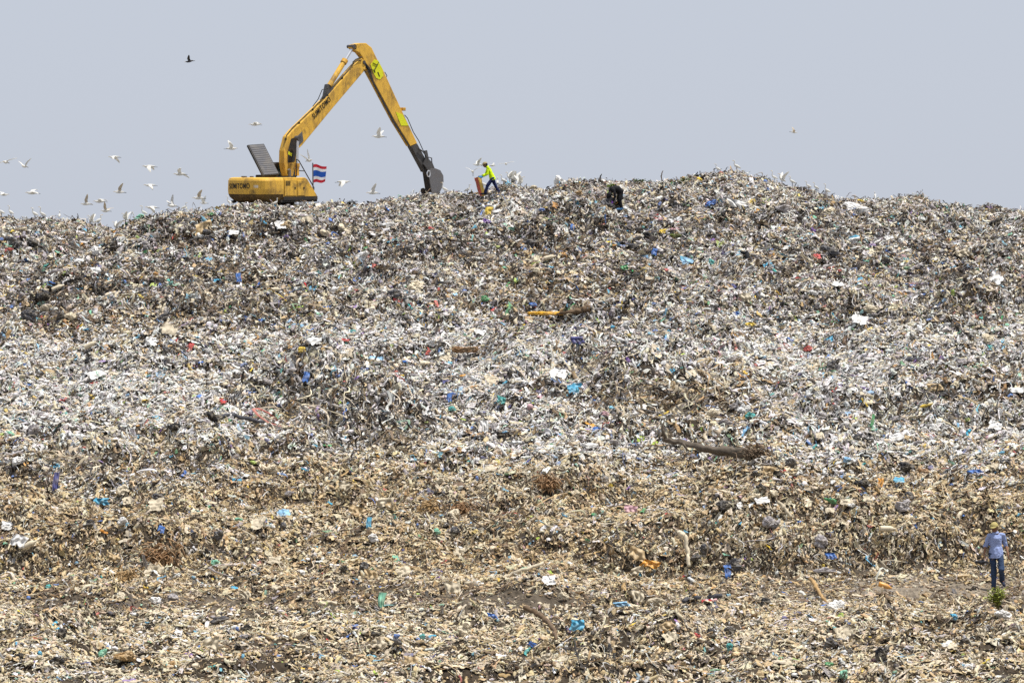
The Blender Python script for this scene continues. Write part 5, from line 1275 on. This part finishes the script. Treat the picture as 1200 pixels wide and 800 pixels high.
BM_ = {'glide': flyer(.12, -.05, .6), 'up': flyer(.85, .55, .5), 'high': flyer(1.2, 1.0, .4), 'down': flyer(-.35, -.95, .5), 'flat': flyer(.3, -.5, 1.0), 'legs': flyer(.6, .15, .4, 'hang'),
       'stand': stander(0), 'tall': stander(1), 'flap': stander(0, (.9, .6)), 'dark': flyer(.45, .2, .5, 'trail', M_DK, M_DK), 'buff': flyer(.8, .3, .5, 'trail', M_SHADED_BUFF, M_WH)}
BIRDS = [  # photo x, y, pose, heading (0 right, 90 away, 180 left), bank, size, label
 (7, 190, 'glide', 255, 14, 1.0, 'white egret gliding with wide wings at the left edge'), (29, 195, 'up', 250, 10, .9, 'white egret with wings in a V right of the one at left edge'),
 (134, 184, 'down', 165, 10, .9, 'white egret flying highest of those over the left crest'), (175, 195, 'down', 175, -10, 1.0, 'white egret with wing lowered, upper of two stacked'),
 (211, 204, 'flat', 160, 25, 1.0, 'white egret banking right of the two stacked ones'), (176, 217, 'down', 185, 0, .95, 'white egret with wing lowered, lower of two stacked'),
 (38, 226, 'flat', 190, -12, 1.0, 'white egret flying low above the far left crest'), (4, 228, 'flat', 20, 10, .8, 'white egret low at the very left edge'),
 (140, 225, 'buff', 200, 25, .9, 'egret with buff shaded wings and trailing legs'), (101, 239, 'buff', 160, 40, .9, 'egret landing with shaded wing raised over left crest'),
 (117, 236, 'flat', 175, 0, .95, 'white egret skimming left between two landing ones'), (124, 247, 'buff', 150, 20, .9, 'egret banking just above the crest dip'),
 (178, 243, 'down', 185, 8, .95, 'white egret dropping beside the grey-green sack'), (202, 241, 'high', 230, 35, 1.0, 'egret with one long wing raised left of the excavator'),
 (233, 232, 'buff', 190, 15, .9, 'egret with spread wings close left of the excavator'), (239, 238, 'high', 150, -20, .7, 'small white egret dropping just left of the excavator'),
 (2, 253, 'stand', 170, 0, .9, 'white egret standing at the very left end of crest'), (13, 252, 'tall', 150, 0, .9, 'white egret standing second from the left end of crest'),
 (41, 252, 'stand', 160, 0, 1.0, 'white egret standing low on the left crest'), (50, 251, 'tall', 200, 0, .95, 'tall white egret standing on the left crest'),
 (70, 254, 'stand', 90, 0, .85, 'shaded egret standing alone on the left crest'), (107, 258, 'flap', 180, 0, .9, 'white egret with raised wings at left of the crest dip'),
 (116, 262, 'stand', 20, 0, 1.0, 'white egret standing in the crest dip'), (136, 260, 'flap', 210, 0, .8, 'white egret flapping on the right of the crest dip'),
 (147, 256, 'flap', 170, 0, .9, 'white egret flapping beside the grey-green sack'), (169, 246, 'tall', 180, 0, .9, 'white egret standing on the grey-green sack'), (216, 246, 'stand', 0, 0, .8, 'small shaded egret standing left of the excavator'),
 (299, 146, 'flat', 175, 0, .9, 'white egret flying highest above the excavator hood'), (271, 174, 'up', 10, 10, .95, 'white egret flying left of the raised hood'),
 (362, 188, 'high', 300, 30, 1.0, 'egret with wings upright just above the flag'), (444, 160, 'up', 170, 8, 1.0, 'white egret flying between boom and stick'),
 (402, 213, 'down', 10, 5, 1.05, 'white egret with lowered wings right of the flag'), (437, 226, 'up', 190, 20, .95, 'white egret landing below the stick'),
 (269, 236, 'tall', 190, 0, .8, 'white egret standing below the left corner of excavator'), (323, 237, 'stand', 20, 0, .8, 'small egret standing below the middle of the excavator'),
 (521, 224, 'tall', 180, 0, .9, 'white egret standing right beside the bucket'),
 (554, 201, 'legs', 260, 0, .8, 'white egret with hanging legs left of the yellow-shirted person'), (560, 193, 'up', 200, 10, .75, 'white egret flying left behind the yellow-shirted person'),
 (577, 194, 'flat', 320, 20, .6, 'white egret with raised wings above the yellow-shirted person'), (593, 192, 'glide', 262, 8, .72, 'white egret with widest spread wings above the crest knoll'),
 (583, 210, 'stand', 90, 0, .9, 'buff shaded egret standing right behind the yellow-shirted person'), (590, 209, 'stand', 170, 0, .95, 'white egret leftmost on the crest knoll'),
 (597, 206, 'flap', 190, 0, .9, 'white egret flapping on the crest knoll'), (603, 203, 'flap', 160, 0, 1.0, 'white egret with highest wings on the crest knoll'), (610, 207, 'flap', 20, 0, 1.0, 'white egret rightmost flapping on the crest knoll'),
 (567, 217, 'stand', 180, 0, .9, 'white egret partly hidden by the yellow-shirted person'), (548, 225, 'stand', 20, 0, .9, 'white egret crouching left of the red and yellow sack'),
 (863, 194, 'stand', 180, 0, 1.0, 'white egret standing on the highest knoll'), (841, 203, 'stand', 160, 0, .8, 'small white egret standing left on the highest knoll'),
 (907, 211, 'tall', 180, 0, .85, 'white egret standing on the right flank of the knoll'), (916, 211, 'flap', 200, 0, 1.0, 'white egret flapping on the right flank of the knoll'),
 (928, 217, 'stand', 190, 0, .9, 'white egret standing right of the flapping one'), (947, 223, 'stand', 170, 0, .8, 'small white egret first of three on the right crest'),
 (956, 225, 'stand', 200, 0, .8, 'small white egret second of three on the right crest'), (969, 226, 'tall', 150, 0, .9, 'white egret third and rightmost of three on the right crest'),
 (1025, 228, 'stand', 90, 0, .7, 'tiny shaded egret standing far right on the crest'),
]
for (px, py, pose, hd, bk_, s, lb) in BIRDS:
    st_ = pose in ('stand', 'tall', 'flap')
    o = bpy.data.objects.new('egret', BM_[pose]); col.objects.link(o)
    if st_:
        h_ = crest(px); o.location = (h_.x, h_.y - .1, h_.z + .1)
    else:
        o.location = P(px, py, 151 + (px * 7 % 9) - 4)
    o.rotation_euler = (R(bk_), 0, R(hd)); o.scale = (s * .98,) * 3
    tag(o, lb, 'bird', 'egrets standing on the crest' if st_ else 'egrets flying over the crest')
for px, py, hd, lb in ((222, 72, 170, 'dark bird flying alone high in the upper left sky'), (930, 155, 10, 'small pale bird flying alone in the right sky')):
    o = bpy.data.objects.new('dark_bird' if px < 500 else 'egret', BM_['dark' if px < 500 else 'buff']); col.objects.link(o); o.location = P(px, py, 150); o.rotation_euler = (R(20), R(10), R(hd)); o.scale = (.7 if px < 500 else .55,) * 3; tag(o, lb, 'bird')
